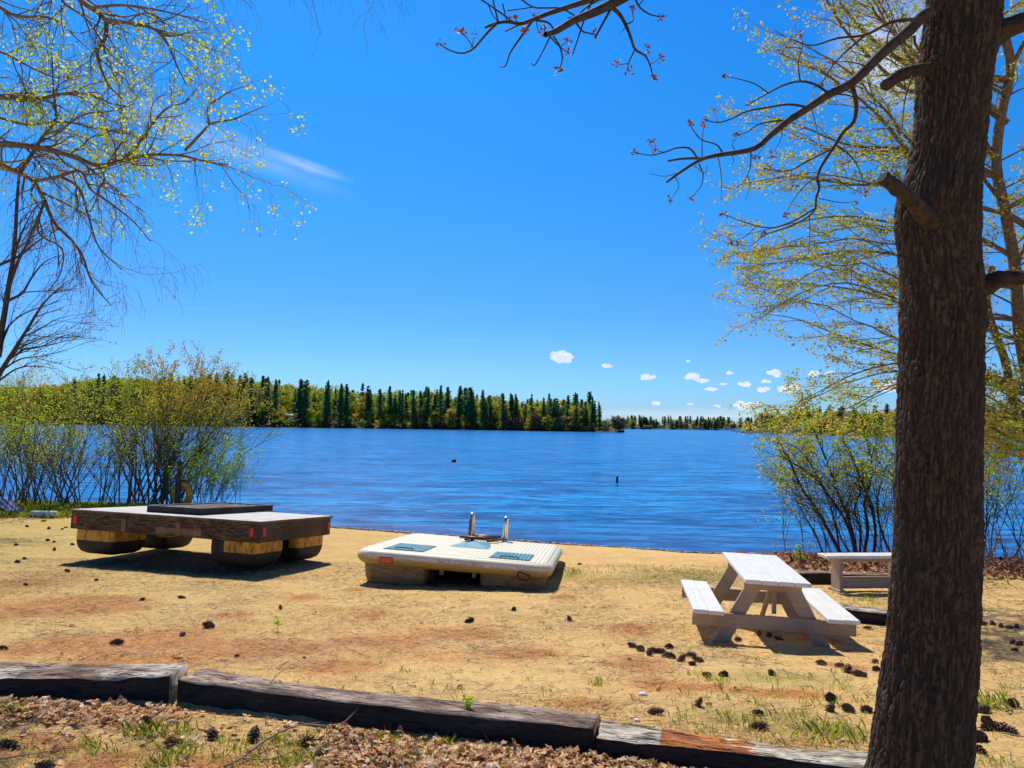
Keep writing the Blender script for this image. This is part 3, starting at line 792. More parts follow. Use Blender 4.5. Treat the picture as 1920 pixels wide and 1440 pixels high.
    # right member extends beyond: treat as rectangular ladder frame
    t2 = empty('wooden_pallet', matrix=Mx @ Matrix.Translation((0, 0, .004)))
    tag(t2, 'dark open wooden frame with slats lying flat on the raft deck', 'pallet')
    hgt = .105
    for (c, d) in (((fx0 + .025, (fy0 + fy1) / 2, hgt / 2), (.05, fy1 - fy0, hgt)), ((fx1 - .025, (fy0 + fy1) / 2, hgt / 2), (.05, fy1 - fy0, hgt)), (((fx0 + fx1) / 2, fy0 + .025, hgt / 2), (lx - .104, .05, hgt)), (((fx0 + fx1) / 2, fy1 - .025, hgt / 2), (lx - .104, .05, hgt))):
        mb = MB(); mb.box(c, d); mb.build('side_board', MAT['dark_frame'], t2)
        mb = MB(); mb.box((c[0], c[1], hgt + .004), (d[0], d[1], .008), bev=.001); mb.build('top_board', MAT['frame_top'], t2)
    n = 5
    for k in range(n):
        mb = MB(); mb.box((fx0 + .07 + (lx - .14) * (k + .5) / n, (fy0 + fy1) / 2, hgt - .02), (.07, fy1 - fy0 - .11, .025)); mb.build('slat', MAT['frame_top'], t2)
wood_raft()

# ------------------------------------------------------------------ life ring post, roll, chair, buoys
def small_props():
    p = G(334, 952); p = PZ(334, 949, -.86); p[2] = float(g(p[0], p[1]))
    t = empty('wooden_post', p); tag(t, 'dark wooden post with small bracket standing behind the wooden raft', 'post')
    top = PY(337, 864, p[1]); H = top[2] - p[2]
    mb = MB(); mb.box((0, 0, H / 2), (.115, .10, H), bev=.01, jit=.003); mb.box((-.07, .02, H * .38), (.07, .08, H * .7), bev=.01); mb.build('post', MAT['post'], t)
    mb = MB(); mb.box((.12, -.03, H * .60), (.26, .05, .06), rot=euler(y=.2)); mb.build('bracket', MAT['post'], t)
    c = PY(341, 930, p[1] - .10); r_ = .28
    pts = [(r_ * math.cos(a) * .72, 0, r_ * 1.05 * math.sin(a)) for a in np.linspace(0, 2 * math.pi, 40)]
    mb = MB(); mb.tube(pts[:-1] + [pts[0]], .10, 14, cap=False)
    c = PY(342, 927, p[1] + .16)
    o = mb.build('life_ring', MAT['ring'], None, smooth=True); o.location = c; o.rotation_euler = (.08, 0, .15)
    tag(o, 'faded yellow life ring hanging on the dark post behind the raft', 'life ring')
    # white roll
    a = G(54, 970); b = G(110, 970); c = (a + b) / 2
    mb = MB(); n = 24; L = np.linalg.norm(b - a)
    xs = np.linspace(-L / 2, L / 2, n); rr = .085 + rng.normal(0, .004, n); rr[0] = rr[-1] = .06; rr[1] = rr[-2] = .08
    mb.tube([(x, 0, .085) for x in xs], rr, 16)
    o = mb.build('foam_roll', MAT['white_foam'], None, smooth=True); o.location = c; o.rotation_euler = (0, 0, -.03)
    tag(o, 'white foam roll lying on the grass left of the wooden raft', 'foam roll')
    # chair: purple slatted, lying back
    a = G(20, 966); Yc = a[1]
    t = empty('deck_chair', (a[0], a[1], a[2])); tag(t, 'purple slatted deck chair cut off by the left edge, on grass', 'deck chair')
    P = lambda px, py, y=0: PY(px, py, Yc + y) - a
    topL, topR, botR, botL = P(-14, 935, .35), P(18, 935, .35), P(47, 965, -.15), P(22, 965, -.15)
    for k in range(6):
        f0 = k / 5; A_ = topL + (topR - topL) * f0; B_ = botL + (botR - botL) * f0
        mb = MB(); d = unit(B_ - A_); L_ = np.linalg.norm(B_ - A_)
        side = unit(topR - topL); nrm = np.cross(d, side); rot = np.stack([side, d, nrm], 1)
        mb.box((A_ + B_) / 2, (.062, L_, .02), rot=rot); mb.build('slat', MAT['purple'] if k % 2 else MAT['purple_light'], t)
    mb = MB(); mb.tube([P(17, 938, .34), P(20, 918, .34)], [.035, .03], 6); mb.tube([P(-14, 937, .36), P(17, 937, .36)], .02, 6); mb.build('armrest', MAT['purple'], t)
    mb = MB()
    mb.tube([P(10, 948, .25), P(-8, 966, .1)], .025, 6); mb.build('leg', MAT['post'], t)
    mb = MB(); mb.tube([P(-14, 936, .36), P(-20, 966, .36)], .025, 6); mb.build('leg', MAT['post'], t)
    # buoys
    c = PZ(851, 866.5, WL); 
    mb = MB(); outs = []; zs = []
    for k in range(9):
        a_ = math.pi * k / 8; outs.append(rounded(.36 * max(.1, math.sin(a_) ** .6), .36 * max(.1, math.sin(a_) ** .6), .17 * max(.09, math.sin(a_) ** .6), 4)); zs.append(-.17 * math.cos(a_) + .08)
    o = None; loft(mb, outs, zs)
    t = empty('buoy', c); tag(t, 'small round red buoy floating on the lake', 'buoy')
    mb.build('float', MAT['red'], t, smooth=True); mb = MB(); mb.tube([(0, 0, .22), (0, 0, .30)], .04, 8); mb.build('cap', MAT['black'], t)
    c = PZ(1157, 904, WL); t = empty('marker_buoy', c); tag(t, 'dark upright marker buoy with pale tip standing out of the water', 'buoy')
    mb = MB(); mb.tube([(0, 0, -.3), (0, 0, .05), (.005, 0, .3)], [.06, .062, .058], 12); mb.build('tube', MAT['black'], t, smooth=True)
    mb = MB(); mb.tube([(.005, 0, .30), (.006, 0, .33), (.006, 0, .35)], [.058, .045, .02], 12); mb.build('tip', MAT['white_foam'], t, smooth=True)
small_props()
# ================================================================== TREES
def pxpath(pts, s, ox, oy, Y0, Y1=None, n=None):
    """zoom-pixel polyline -> world points at depth running Y0..Y1"""
    Y1 = Y0 if Y1 is None else Y1; P = []
    for i, (x, y) in enumerate(pts):
        t = i / max(1, len(pts) - 1); P.append(PY(x / s + ox, y / s + oy, Y0 + (Y1 - Y0) * t))
    return smoothpath(P, n or max(6, 3 * len(pts)))
def perp_dir(t, r=rng):
    v = np.cross(t, r.normal(0, 1, 3)); return unit(v)
def spawn(T, P, r0, r1, spacing, Lr, lvl, cfg, leaves, start=.1, r=rng):
    """children along polyline P"""
    seg = np.linalg.norm(np.diff(P, axis=0), axis=1); Ltot = seg.sum(); cum = np.r_[0, np.cumsum(seg)]
    s = Ltot * start + r.uniform(0, spacing)
    side = 1
    while s < Ltot:
        i = min(max(int(np.searchsorted(cum, s)) - 1, 0), len(seg) - 1); f_ = (s - cum[i]) / seg[i]
        p = P[i] + (P[i + 1] - P[i]) * f_; t = unit(P[i + 1] - P[i]); rad = r0 + (r1 - r0) * s / Ltot
        L = r.uniform(*Lr) * (1 - .35 * s / Ltot)
        if cfg.get('planar'):
            q = unit(np.cross(t, np.array([0, 0, 1.]))) * side; q = unit(q + r.normal(0, cfg['planar'], 3)); side = -side
        else: q = perp_dir(t, r)
        d = unit(t * cfg.get('fwd', .8) + q * r.uniform(.5, 1.1) + np.array(cfg.get('bias', (0, 0, 0))))
        n = cfg['n'][lvl]
        Q = walk(p, d, L, n, cfg['wander'][lvl], np.array(cfg['pull'][lvl]), r)
        cr = max(min(rad * .6, cfg['rad'][lvl]), cfg['rmin'])
        T.add(Q, np.linspace(cr, max(cfg['rmin'] * .7, cr * .35), n), 3 if lvl else 4)
        if lvl + 1 < len(cfg['n']):
            spawn(T, Q, cr, cr * .4, cfg['space'][lvl + 1], cfg['len'][lvl + 1], lvl + 1, cfg, leaves, .12, r)
        if lvl >= cfg.get('leaf_lvl', len(cfg['n']) - 1) and r.random() < cfg.get('leaf_p', 1):
            k = cfg.get('leaf_n', 4)
            ts = r.uniform(cfg.get('leaf_from', .3), 1, k); ii_ = np.clip((ts * (n - 1)).astype(int), 0, n - 2)
            leaves.append(Q[ii_] + (Q[ii_ + 1] - Q[ii_]) * ((ts * (n - 1)) - ii_)[:, None] + r.normal(0, cfg.get('leaf_j', .01), (k, 3)))
            leaves.append(Q[-1:].repeat(max(1, k // 3), 0) + r.normal(0, cfg.get('leaf_j', .01), (max(1, k // 3), 3)))
        s += spacing * r.uniform(.5, 1.6)
def leaves_obj(name, leaves, size, mat, parent, droop=.3, aspect=.6, sub=None):
    P = np.concatenate(leaves)
    if sub: P = P[rng.random(len(P)) < sub]
    V, Fq = leaf_quads(P, size, droop, aspect)
    return mesh_obj(name, V, Fq, mat, parent)

# ---------------------------------------------------------------- big tree
TY = 3.2
prof = [(1520,1606,1834),(1440,1624,1820),(1400,1632,1823),(1352,1638,1824),(1281,1649,1828),(1211,1661,1832),(1140,1665,1835),(1040,1674,1836.5),(950,1676,1836.5),(860,1678.5,1838),(770,1681,1840),(680,1685,1841),(590,1687,1844.6),(530,1690,1846),(475,1685,1840),(436,1679,1839),(396,1677,1840),(356,1687,1841.7),(317,1702,1844),(277,1708,1848),(238,1714,1853),(198,1717,1856),(158,1718,1861),(119,1720,1866),(79,1726,1870),(40,1731,1876),(0,1736,1877),(-120,1752,1888),(-400,1800,1920),(-800,1865,1965)]
def big_tree():
    cs = []; rs = []
    for (y, l, r_) in prof:
        A = PY(l, y, TY); B = PY(r_, y, TY); cs.append((A + B) / 2); rs.append(np.linalg.norm(A - B) / 2 * .885)
    cs = np.array(cs); rs = np.array(rs)
    gz = float(g(cs[0, 0], TY))
    # keep below-ground foot
    z = cs[:, 2]; zz = np.linspace(gz - .1, z[-1], 1150); o = np.argsort(z)
    cx = np.interp(zz, z[o], cs[o, 0]); rr = np.interp(zz, z[o], rs[o])
    rr = np.where(zz < gz + .25, rr + .05 * ((gz + .25 - zz) / .35) ** 2, rr)
    k = np.ones(25) / 25; pad = lambda a: np.convolve(np.r_[[a[0]] * 12, a, [a[-1]] * 12], k, 'valid'); cx = pad(cx); rr = pad(rr)
    K = 300; th = np.linspace(0, 2 * np.pi, K, endpoint=False)
    TH, ZZ = np.meshgrid(th, zz)
    c, s = np.cos(TH), np.sin(TH)
    wx = fbm(c * 3, s * 3, ZZ * 4.5, 4) * .4
    # vertical furrowed bark plates
    a1 = vn(c * 13 + wx * 6, s * 13 + wx * 6, ZZ * 7.5 + wx * 2); a2 = vn(c * 30 + 7 + wx * 8, s * 30 + wx * 8, ZZ * 27 + wx * 4)
    rid = 1 - np.abs(a1) * 2.2; rid2 = 1 - np.abs(a2) * 2.0
    plates = np.clip(1 - np.maximum(np.clip(rid, 0, 1) ** 1.6, .8 * np.clip(rid2, 0, 1) ** 1.8), 0, 1)
    fine = fbm(c * 26, s * 26, ZZ * 22, 4)
    cross = np.clip(1 - np.abs(vn(c * 6, s * 6 + 9, ZZ * 26 + wx * 6)) * 4, 0, 1) * .8
    cav = np.clip(plates + fine * .22 - cross * .6, 0, 1)
    disp = cav * .010 + fine * .007 - .006 + fbm(c * 1.6, s * 1.6, ZZ * 1.6, 2) * .012
    for (a0, z0, ra, rz, h_) in ((-1.9, .62, .5, .07, .012), (-2.6, 1.9, .45, .05, .014), (-1.2, 1.25, .35, .09, .010), (-2.3, 1.5, .3, .05, .010), (-.9, 2.1, .4, .06, .010), (-1.6, 2.6, .35, .05, .009), (-2.0, .15, .6, .10, .014)):
        dth = (TH - a0 + np.pi) % (2 * np.pi) - np.pi; q2 = (dth / ra) ** 2 + ((ZZ - z0) / rz) ** 2; disp = disp + h_ * np.exp(-q2) * (1 + .5 * np.cos(np.sqrt(q2) * 9))
    RR = rr[:, None] + disp
    V = np.stack([cx[:, None] + RR * c, TY + RR * s, ZZ], -1).reshape(-1, 3)
    n = len(zz); i = np.arange(n - 1)[:, None]; j = np.arange(K)[None]
    Fq = np.stack([i * K + j, i * K + (j + 1) % K, (i + 1) * K + (j + 1) % K, (i + 1) * K + j], -1).reshape(-1, 4)
    t = empty('oak_tree', (cx[10], TY, gz))
    base = np.array([cx[10], TY, gz])
    tag(t, 'thick dark furrowed oak trunk close to the camera with sawn branch stubs and red buds', 'tree')
    cv = cav.reshape(-1, 1); cc = np.concatenate([cv, cv, cv, np.ones_like(cv)], 1)
    tr = mesh_obj('trunk', V - base, Fq, MAT['bark'], t, True, attrs={'cav': cc})
    def pt(x, y, Y): return PY(x, y, Y) - base
    def limb(name, pts, rad, mat=MAT['twig'], sides=28):
        P = smoothpath(pts, max(8, len(pts) * 16)); r_ = np.interp(np.linspace(0, 1, len(P)), np.linspace(0, 1, len(rad)), rad)
        mb = MB(); mb.tube(P, r_, sides)
        v = mb.v[0]; q = fbm(v[:, 0] * 60, v[:, 1] * 60, v[:, 2] * 60, 4) * 1.6
        ax = P[np.clip((np.arange(len(v)) // sides), 0, len(P) - 1)]
        mb.v[0] = ax + (v - ax) * (1 + .14 * q[:, None])
        return mb.build(name, mat, t, smooth=True)
    cvm = MAT['bark_limb']
    limb('branch_stub', [pt(1775, 450, 3.2), pt(1735, 405, 3.06), pt(1712, 380, 3.0), pt(1685, 356, 2.96), pt(1655, 333, 2.93)], [.06, .044, .033, .028, .027], cvm)
    mb = MB(); a_ = pt(1655, 333, 2.93); d_ = unit(a_ - pt(1685, 356, 2.96)); mb.tube([a_ - d_ * .004, a_ + d_ * .004], [.024, .022], 16); mb.build('cut_face', MAT['cut_wood'], t)
    limb('branch_stub', [pt(1770, 132, 3.2), pt(1718, 132, 3.13), pt(1688, 141, 3.1), pt(1660, 160, 3.07)], [.04, .027, .025, .024], cvm)
    limb('branch', [pt(1785, 590, 3.2), pt(1835, 543, 3.16), pt(1880, 523, 3.1), pt(1930, 520, 3.05), pt(2050, 470, 2.9)], [.08, .045, .031, .03, .02], cvm)
    limb('branch', [pt(1810, 120, 3.2), pt(1855, 75, 3.18), pt(1885, 55, 3.15), pt(1925, 40, 3.1), pt(2050, -40, 2.9)], [.08, .05, .037, .035, .025], cvm)
    # leafless limb reaching left
    T = Tubes(); buds = []
    def zz_(pts, Y0, Y1, r0_, r1_, s=2.526, ox=1160, oy=0, bud=False, sides=8):
        P = pxpath(pts, s, ox, oy, Y0, Y1) - base; T.add(P, np.linspace(r0_, r1_, len(P)), sides)
        if bud: buds.append(P[-1])
        return P
    K_ = 3.1 / F  # metres per px
    m1 = zz_([(1470,60),(1430,85),(1380,140),(1250,250),(1180,320),(1100,395),(1000,445),(900,510),(800,575),(720,640),(650,700),(560,722),(470,735),(400,752),(300,810),(228,862)], 3.1, 2.7, .026, .004, sides=10)
    A = [([(395,750),(370,750),(300,752),(235,762)], .006, .004, 0), ([(1100,395),(1115,440),(1125,520),(1110,580),(1060,630),(1030,680),(990,740),(950,810),(940,850),(950,880),(935,940),(930,990),(860,1050),(760,1090),(690,1110)], .010, .002, 1),
     ([(1440,90),(1290,105),(1170,165),(1040,180),(900,215),(830,190)], .008, .002, 1), ([(1170,165),(1060,260),(1000,330),(960,400)], .005, .002, 1),
     ([(985,435),(930,400),(860,385),(790,400),(710,440),(620,490)], .006, .002, 1), ([(710,440),(640,395),(570,375),(510,362)], .003, .0015, 1),
     ([(880,505),(820,495),(700,510),(600,530),(540,560),(470,580),(410,570)], .005, .002, 1), ([(470,580),(455,545),(447,520)], .003, .0015, 1),
     ([(800,570),(730,575),(660,590),(600,630),(550,640)], .004, .0015, 1), ([(490,720),(470,690),(390,660),(350,610),(335,580)], .0035, .0015, 1),
     ([(395,745),(395,660),(405,590)], .003, .0015, 1), ([(370,745),(340,705),(280,700),(220,720),(150,735),(75,722)], .004, .0015, 1),
     ([(220,722),(190,715),(172,700)], .002, .001, 1), ([(170,735),(155,700),(150,672)], .002, .001, 1), ([(470,740),(485,830),(485,945)], .003, .001, 0), ([(485,885),(525,890)], .0015, .001, 0),
     ([(625,712),(625,780),(600,850),(540,905)], .003, .001, 0), ([(612,835),(622,880),(600,945)], .002, .001, 0), ([(380,775),(400,830),(390,880),(340,940)], .003, .001, 1), ([(360,785),(410,820),(420,780)], .002, .001, 0),
     ([(270,840),(285,880),(245,945)], .002, .001, 1), ([(290,815),(220,835),(150,822)], .002, .001, 0), ([(915,520),(940,620),(960,720)], .003, .001, 0), ([(780,600),(760,680),(720,740)], .002, .001, 1),
     ([(1035,690),(1100,740),(1150,830),(1165,900)], .004, .001, 1), ([(1050,650),(1080,730),(1090,800)], .003, .001, 0), ([(1000,710),(900,760),(800,810),(700,800)], .004, .0015, 1), ([(950,830),(880,880),(820,960),(790,1020)], .003, .001, 1),
     ([(935,985),(820,1050),(720,1080),(620,1060),(500,1015)], .004, .0015, 1), ([(650,1072),(600,1120),(520,1150)], .002, .001, 1), ([(905,1020),(905,1130),(900,1200)], .002, .001, 0), ([(690,1110),(620,1165),(565,1155)], .002, .001, 1),
     ([(1000,445),(1080,450),(1140,470)], .004, .002, 0), ([(1265,240),(1280,150),(1300,105)], .004, .002, 0), ([(1390,360),(1360,450),(1345,560),(1340,620)], .004, .0015, 0), ([(1180,320),(1130,300),(1060,290),(1000,300)], .003, .001, 1),
     ([(530,725),(545,760),(530,790)], .002, .001, 0), ([(700,660),(690,690),(650,745)], .002, .001, 1), ([(550,715),(540,680),(570,640)], .002, .001, 1), ([(860,385),(850,300),(870,210),(862,160)], .003, .001, 1), ([(870,230),(800,225),(772,240)], .002, .001, 1),
     ([(945,860),(1030,850),(1080,880),(1160,920)], .003, .001, 1), ([(950,940),(1060,960),(1130,955)], .002, .001, 1), ([(820,800),(815,850),(830,880)], .002, .001, 1), ([(1400,170),(1405,210),(1425,240)], .006, .003, 1)]
    for pts, a_, b_, bd in A:
        y0 = 2.95 + rng.uniform(-.12, .1)
        zz_(pts, y0, y0 + rng.uniform(-.25, .15), a_, b_, bud=bool(bd), sides=6)
    lb = T.build('branch', MAT['twig'], t)
    # overhead limb: springs from the trunk above the frame
    T2 = Tubes(); T_keep = T; 
    def z2(pts, y0, y1, a_, b_, bud=False):
        P = pxpath(pts, 3.692, 780, 0, y0, y1) - base; T2.add(P, np.linspace(a_, b_, len(P)), 7)
        if bud: buds.append(P[-1])
    top = PY(1800, -330, TY); 
    P = smoothpath([top - base, PY(1640, -260, 3.0) - base, PY(1400, -120, 2.8) - base, PY(1240, -45, 2.7) - base, PY(780 + 1400 / 3.692, 0, 2.6) - base], 24); T2.add(P, np.linspace(.05, .019, 24), 10)
    z2([(1400,0),(1330,40),(1200,100),(1100,140),(960,220),(895,240)], 2.6, 2.45, .019, .009)
    P = smoothpath([PY(1240, -45, 2.7) - base, PY(1150, -12, 2.75) - base, PY(780 + 1210 / 3.692, 0, 2.8) - base], 10); T2.add(P, np.linspace(.016, .011, 10), 8)
    z2([(1210,0),(1050,50),(900,100),(800,140),(720,165),(640,150),(560,160),(480,190)], 2.8, 2.7, .011, .005)
    for pts, a_, b_, bd in [([(560,160),(500,220),(440,290),(400,335),(340,365),(200,330),(160,300)], .005, .002, 1), ([(400,335),(350,260),(318,225)], .002, .0012, 1), ([(350,260),(300,215)], .002, .001, 1), ([(385,330),(405,240)], .002, .001, 1),
        ([(1350,50),(1400,90),(1450,170),(1490,270),(1515,340),(1590,390),(1620,450),(1640,530)], .008, .002, 1), ([(1515,340),(1475,430),(1465,480),(1480,495)], .003, .001, 1), ([(1470,440),(1390,450)], .002, .001, 1),
        ([(1450,170),(1500,145),(1492,50)], .003, .0015, 1), ([(1450,190),(1405,238)], .002, .001, 0), ([(1620,445),(1685,410)], .002, .001, 1), ([(1590,390),(1605,340)], .002, .001, 1), ([(1355,50),(1300,150),(1240,260)], .005, .003, 0),
        ([(800,150),(730,250),(650,370),(610,465),(585,462)], .005, .002, 0), ([(925,260),(870,370),(815,455),(800,440)], .003, .0015, 0), ([(950,250),(990,310),(1010,430),(990,480)], .004, .002, 1), ([(925,250),(980,310),(1050,365)], .003, .002, 1),
        ([(1220,0),(1160,150),(1120,270),(1085,375)], .004, .002, 0), ([(1110,160),(1160,220),(1235,235)], .004, .002, 1), ([(830,140),(920,160),(960,215)], .004, .003, 0), ([(830,140),(850,220),(880,195)], .002, .001, 1),
        ([(440,-10),(560,70),(690,165)], .003, .003, 0), ([(600,25),(630,155)], .0025, .002, 0), ([(530,-10),(570,155)], .003, .003, 0), ([(500,30),(530,100),(565,150)], .002, .002, 0), ([(720,-10),(810,50),(900,55),(1010,60),(1100,110)], .003, .003, 0), ([(630,75),(810,50)], .002, .002, 0),
        ([(1520,-10),(1540,40),(1620,100),(1695,118)], .004, .002, 1), ([(1540,40),(1580,-10)], .002, .002, 0), ([(820,135),(815,90)], .002, .001, 1), ([(700,150),(675,120)], .002, .001, 1), ([(745,250),(742,210)], .001, .001, 1), ([(1280,-5),(1180,50),(1110,120)], .003, .003, 0), ([(620,215),(720,170)], .003, .003, 0), ([(1000,320),(1055,280)], .0015, .001, 1), ([(1050,125),(1105,115)], .002, .003, 0)]:
        z2(pts, 2.6, 2.6 + rng.uniform(-.15, .15), a_, b_, bool(bd))
    T2.build('branch', MAT['twig'], t)
    # buds: clusters of little red bracts
    for b_ in buds:
        L = np.array([rng.normal(0, .006, 3) for q in range(rng.integers(9, 15))])
        V, Fq = leaf_quads(L, .017, -.1, .5); o = mesh_obj('bud_cluster', V, Fq, MAT['bud'], t); o.location = b_
    # small twigs of the crown out of frame above so that it is a tree from the side
MAT['cut_wood'] = m_plain('cut_wood', (.05, .035, .027), .9, var=.4, nscale=30)
MAT['bark_limb'] = m_twig('limb_bark', (.04, .026, .018), .6)
big_tree()

# ---------------------------------------------------------------- birch (left)
def birch():
    base = np.array([-7.4, 7.2, float(g(-7.4, 7.2))])
    t = empty('birch_tree', base); tag(t, 'birch tree at the left edge with drooping fine twigs and yellow green leaves', 'tree')
    T = Tubes(); LV = []; LT = []
    S = 2.057
    tr = smoothpath([base, base + [.1, 0, 1.5], base + [.35, .1, 3.4], base + [.3, .2, 5.5], base + [.7, .2, 8]], 30)
    T.add(tr, np.linspace(.16, .06, 30), 12)
    cfg = dict(n=[8, 7, 6], wander=[.16, .2, .16], pull=[(0.02, 0, -.02), (0, 0, -.13), (0, 0, -.42)], rad=[.012, .006, .0030], rmin=.0013,
               space=[.3, .13, .085], len=[(.6, 1.1), (.3, .7), (.2, .5)], fwd=1.1, leaf_n=5, leaf_p=.7, leaf_j=.02, leaf_lvl=2)
    limbs = [ # pts, Y0, Y1, r0, r1, leafiness
     ([(-900,700),(-300,560),(0,555),(80,560),(200,580),(300,610),(390,640),(470,620),(560,600),(700,600),(800,625),(880,635)], 7.2, 6.2, .055, .006, 1.0, (.25,.6)),
     ([(-900,620),(-250,600),(0,635),(70,665),(130,700),(170,770),(210,860),(280,930),(320,990),(350,1080),(430,1180)], 7.2, 6.4, .05, .004, .25, (.25,.6)),
     ([(130,700),(230,680),(310,660),(350,730),(420,780),(520,860),(580,930)], 6.6, 6.0, .016, .004, .25, (.2,.5)),
     ([(230,680),(300,720),(340,830),(380,950),(470,1040)], 6.6, 6.3, .014, .004, .2, (.2,.5)),
     ([(-900,300),(-250,350),(0,375),(150,380),(260,360),(350,365),(430,400),(500,410)], 7.2, 6.6, .05, .005, 1.2, (.25,.6)),
     ([(100,-400),(250,-80),(310,0),(350,30),(405,75),(400,160),(375,190),(380,230),(420,330),(470,380)], 6.8, 6.2, .04, .006, .6, (.2,.5)),
     ([(405,75),(500,90),(590,110),(640,160),(690,270),(720,330)], 6.4, 6.0, .018, .004, 1.2, (.25,.5)),
     ([(350,30),(460,20),(560,30),(700,60),(800,90)], 6.4, 6.0, .014, .004, 1.3, (.2,.4)),
     ([(480,610),(520,570),(580,490),(640,420),(720,390),(760,345)], 6.6, 6.2, .016, .004, 1.0, (.2,.45)),
     ([(715,580),(780,510),(810,480),(900,460),(960,435),(1020,410)], 6.4, 6.0, .014, .003, 1.0, (.12,.26)),
     ([(810,480),(800,420),(860,370),(920,340),(960,330)], 6.3, 6.2, .008, .003, .8, (.10,.22)),
     ([(80,660),(120,600),(170,520),(205,480),(205,330),(200,200)], 6.8, 7.2, .02, .005, 1.0, (.25,.5)),
     ([(170,520),(230,500),(330,440),(420,430),(520,400)], 6.8, 6.4, .012, .004, 1.0, (.2,.45)),
     ([(-500,-200),(-100,-50),(60,60),(200,70),(330,180)], 7.2, 6.6, .03, .005, 1.0, (.25,.5)),
     ([(230,-80),(240,0),(330,70),(420,200),(480,260)], 6.8, 6.4, .014, .004, .8, (.2,.45)),
     ([(-300,200),(0,200),(120,260),(220,300),(340,290)], 7.3, 6.9, .02, .004, 1.0, (.2,.45)),
     ([(170,770),(150,900),(240,960),(230,1060),(160,1150)], 6.8, 6.8, .012, .003, .15, (.2,.4)),
     ([(0,455),(100,480),(250,470),(390,500),(520,520),(640,540)], 7.4, 6.8, .014, .004, 1.1, (.2,.5)),
     ([(300,-300),(600,-140),(900,-80),(1250,-60),(1500,-30)], 6.6, 6.0, .03, .004, .3, (.12,.25))]
    for pts, y0, y1, a_, b_, lf, ln in limbs:
        P = pxpath(pts, S, 0, 0, y0, y1, max(12, 4 * len(pts)))
        T.add(P, np.linspace(a_, b_, len(P)), 7)
        c = dict(cfg); c['len'] = [(ln[0] * 1.5, ln[1] * 1.7), (.22, .5), (.16, .38)]
        L = []; spawn(T, P, a_, b_, .125, c['len'][0], 0, c, L, .12 if pts[0][0] > -200 else .45)
        if L:
            L = np.concatenate(L); L = L[rng.random(len(L)) < lf]; (LV if lf > .5 else LT).append(L)
    T.t = [(P - base, r_, k) for P, r_, k in T.t]
    T.build('branches', MAT['birch'], t)
    P = np.concatenate(LV) - base
    # some denser sprigs
    k = rng.random(len(P)) < .10; S2 = (P[k][:, None] + rng.normal(0, .022, (k.sum(), 5, 3))).reshape(-1, 3)
    V, Fq = leaf_quads(np.concatenate([P, S2]), .027, .35, .7); mesh_obj('foliage', V, Fq, MAT['birch_leaf'], t)
    Q = np.concatenate([P[rng.random(len(P)) < .35]] + [q - base for q in LT]); V, Fq = leaf_quads(Q, .045, 2.5, .13); mesh_obj('catkins', V, Fq, MAT['catkin'], t)
birch()

# ---------------------------------------------------------------- generic broad trees from px limbs
def limb_tree(name, label, base, trunk, limbs, cfg, barkm, leafm, lsize, group=None, lm2=None):
    t = empty(name, base); tag(t, label, 'tree', group); T = Tubes(); LV = []
    T.add(trunk[0], trunk[1], 10)
    for P, a_, b_, sp in limbs:
        T.add(P, np.linspace(a_, b_, len(P)), 6); spawn(T, P, a_, b_, sp, cfg['len'][0], 0, cfg, LV, cfg.get('start', .1))
    T.t = [(P - base, r_, k) for P, r_, k in T.t]
    T.build('branches', barkm, t)
    P = np.concatenate(LV) - base
    if lm2:
        k = rng.random(len(P)) < .5; V, Fq = leaf_quads(P[~k], lsize, .4, .5); mesh_obj('catkins', V, Fq, lm2, t); P = P[k]
    V, Fq = leaf_quads(P, lsize, .2, .6); mesh_obj('foliage', V, Fq, leafm, t)
    return len(P)
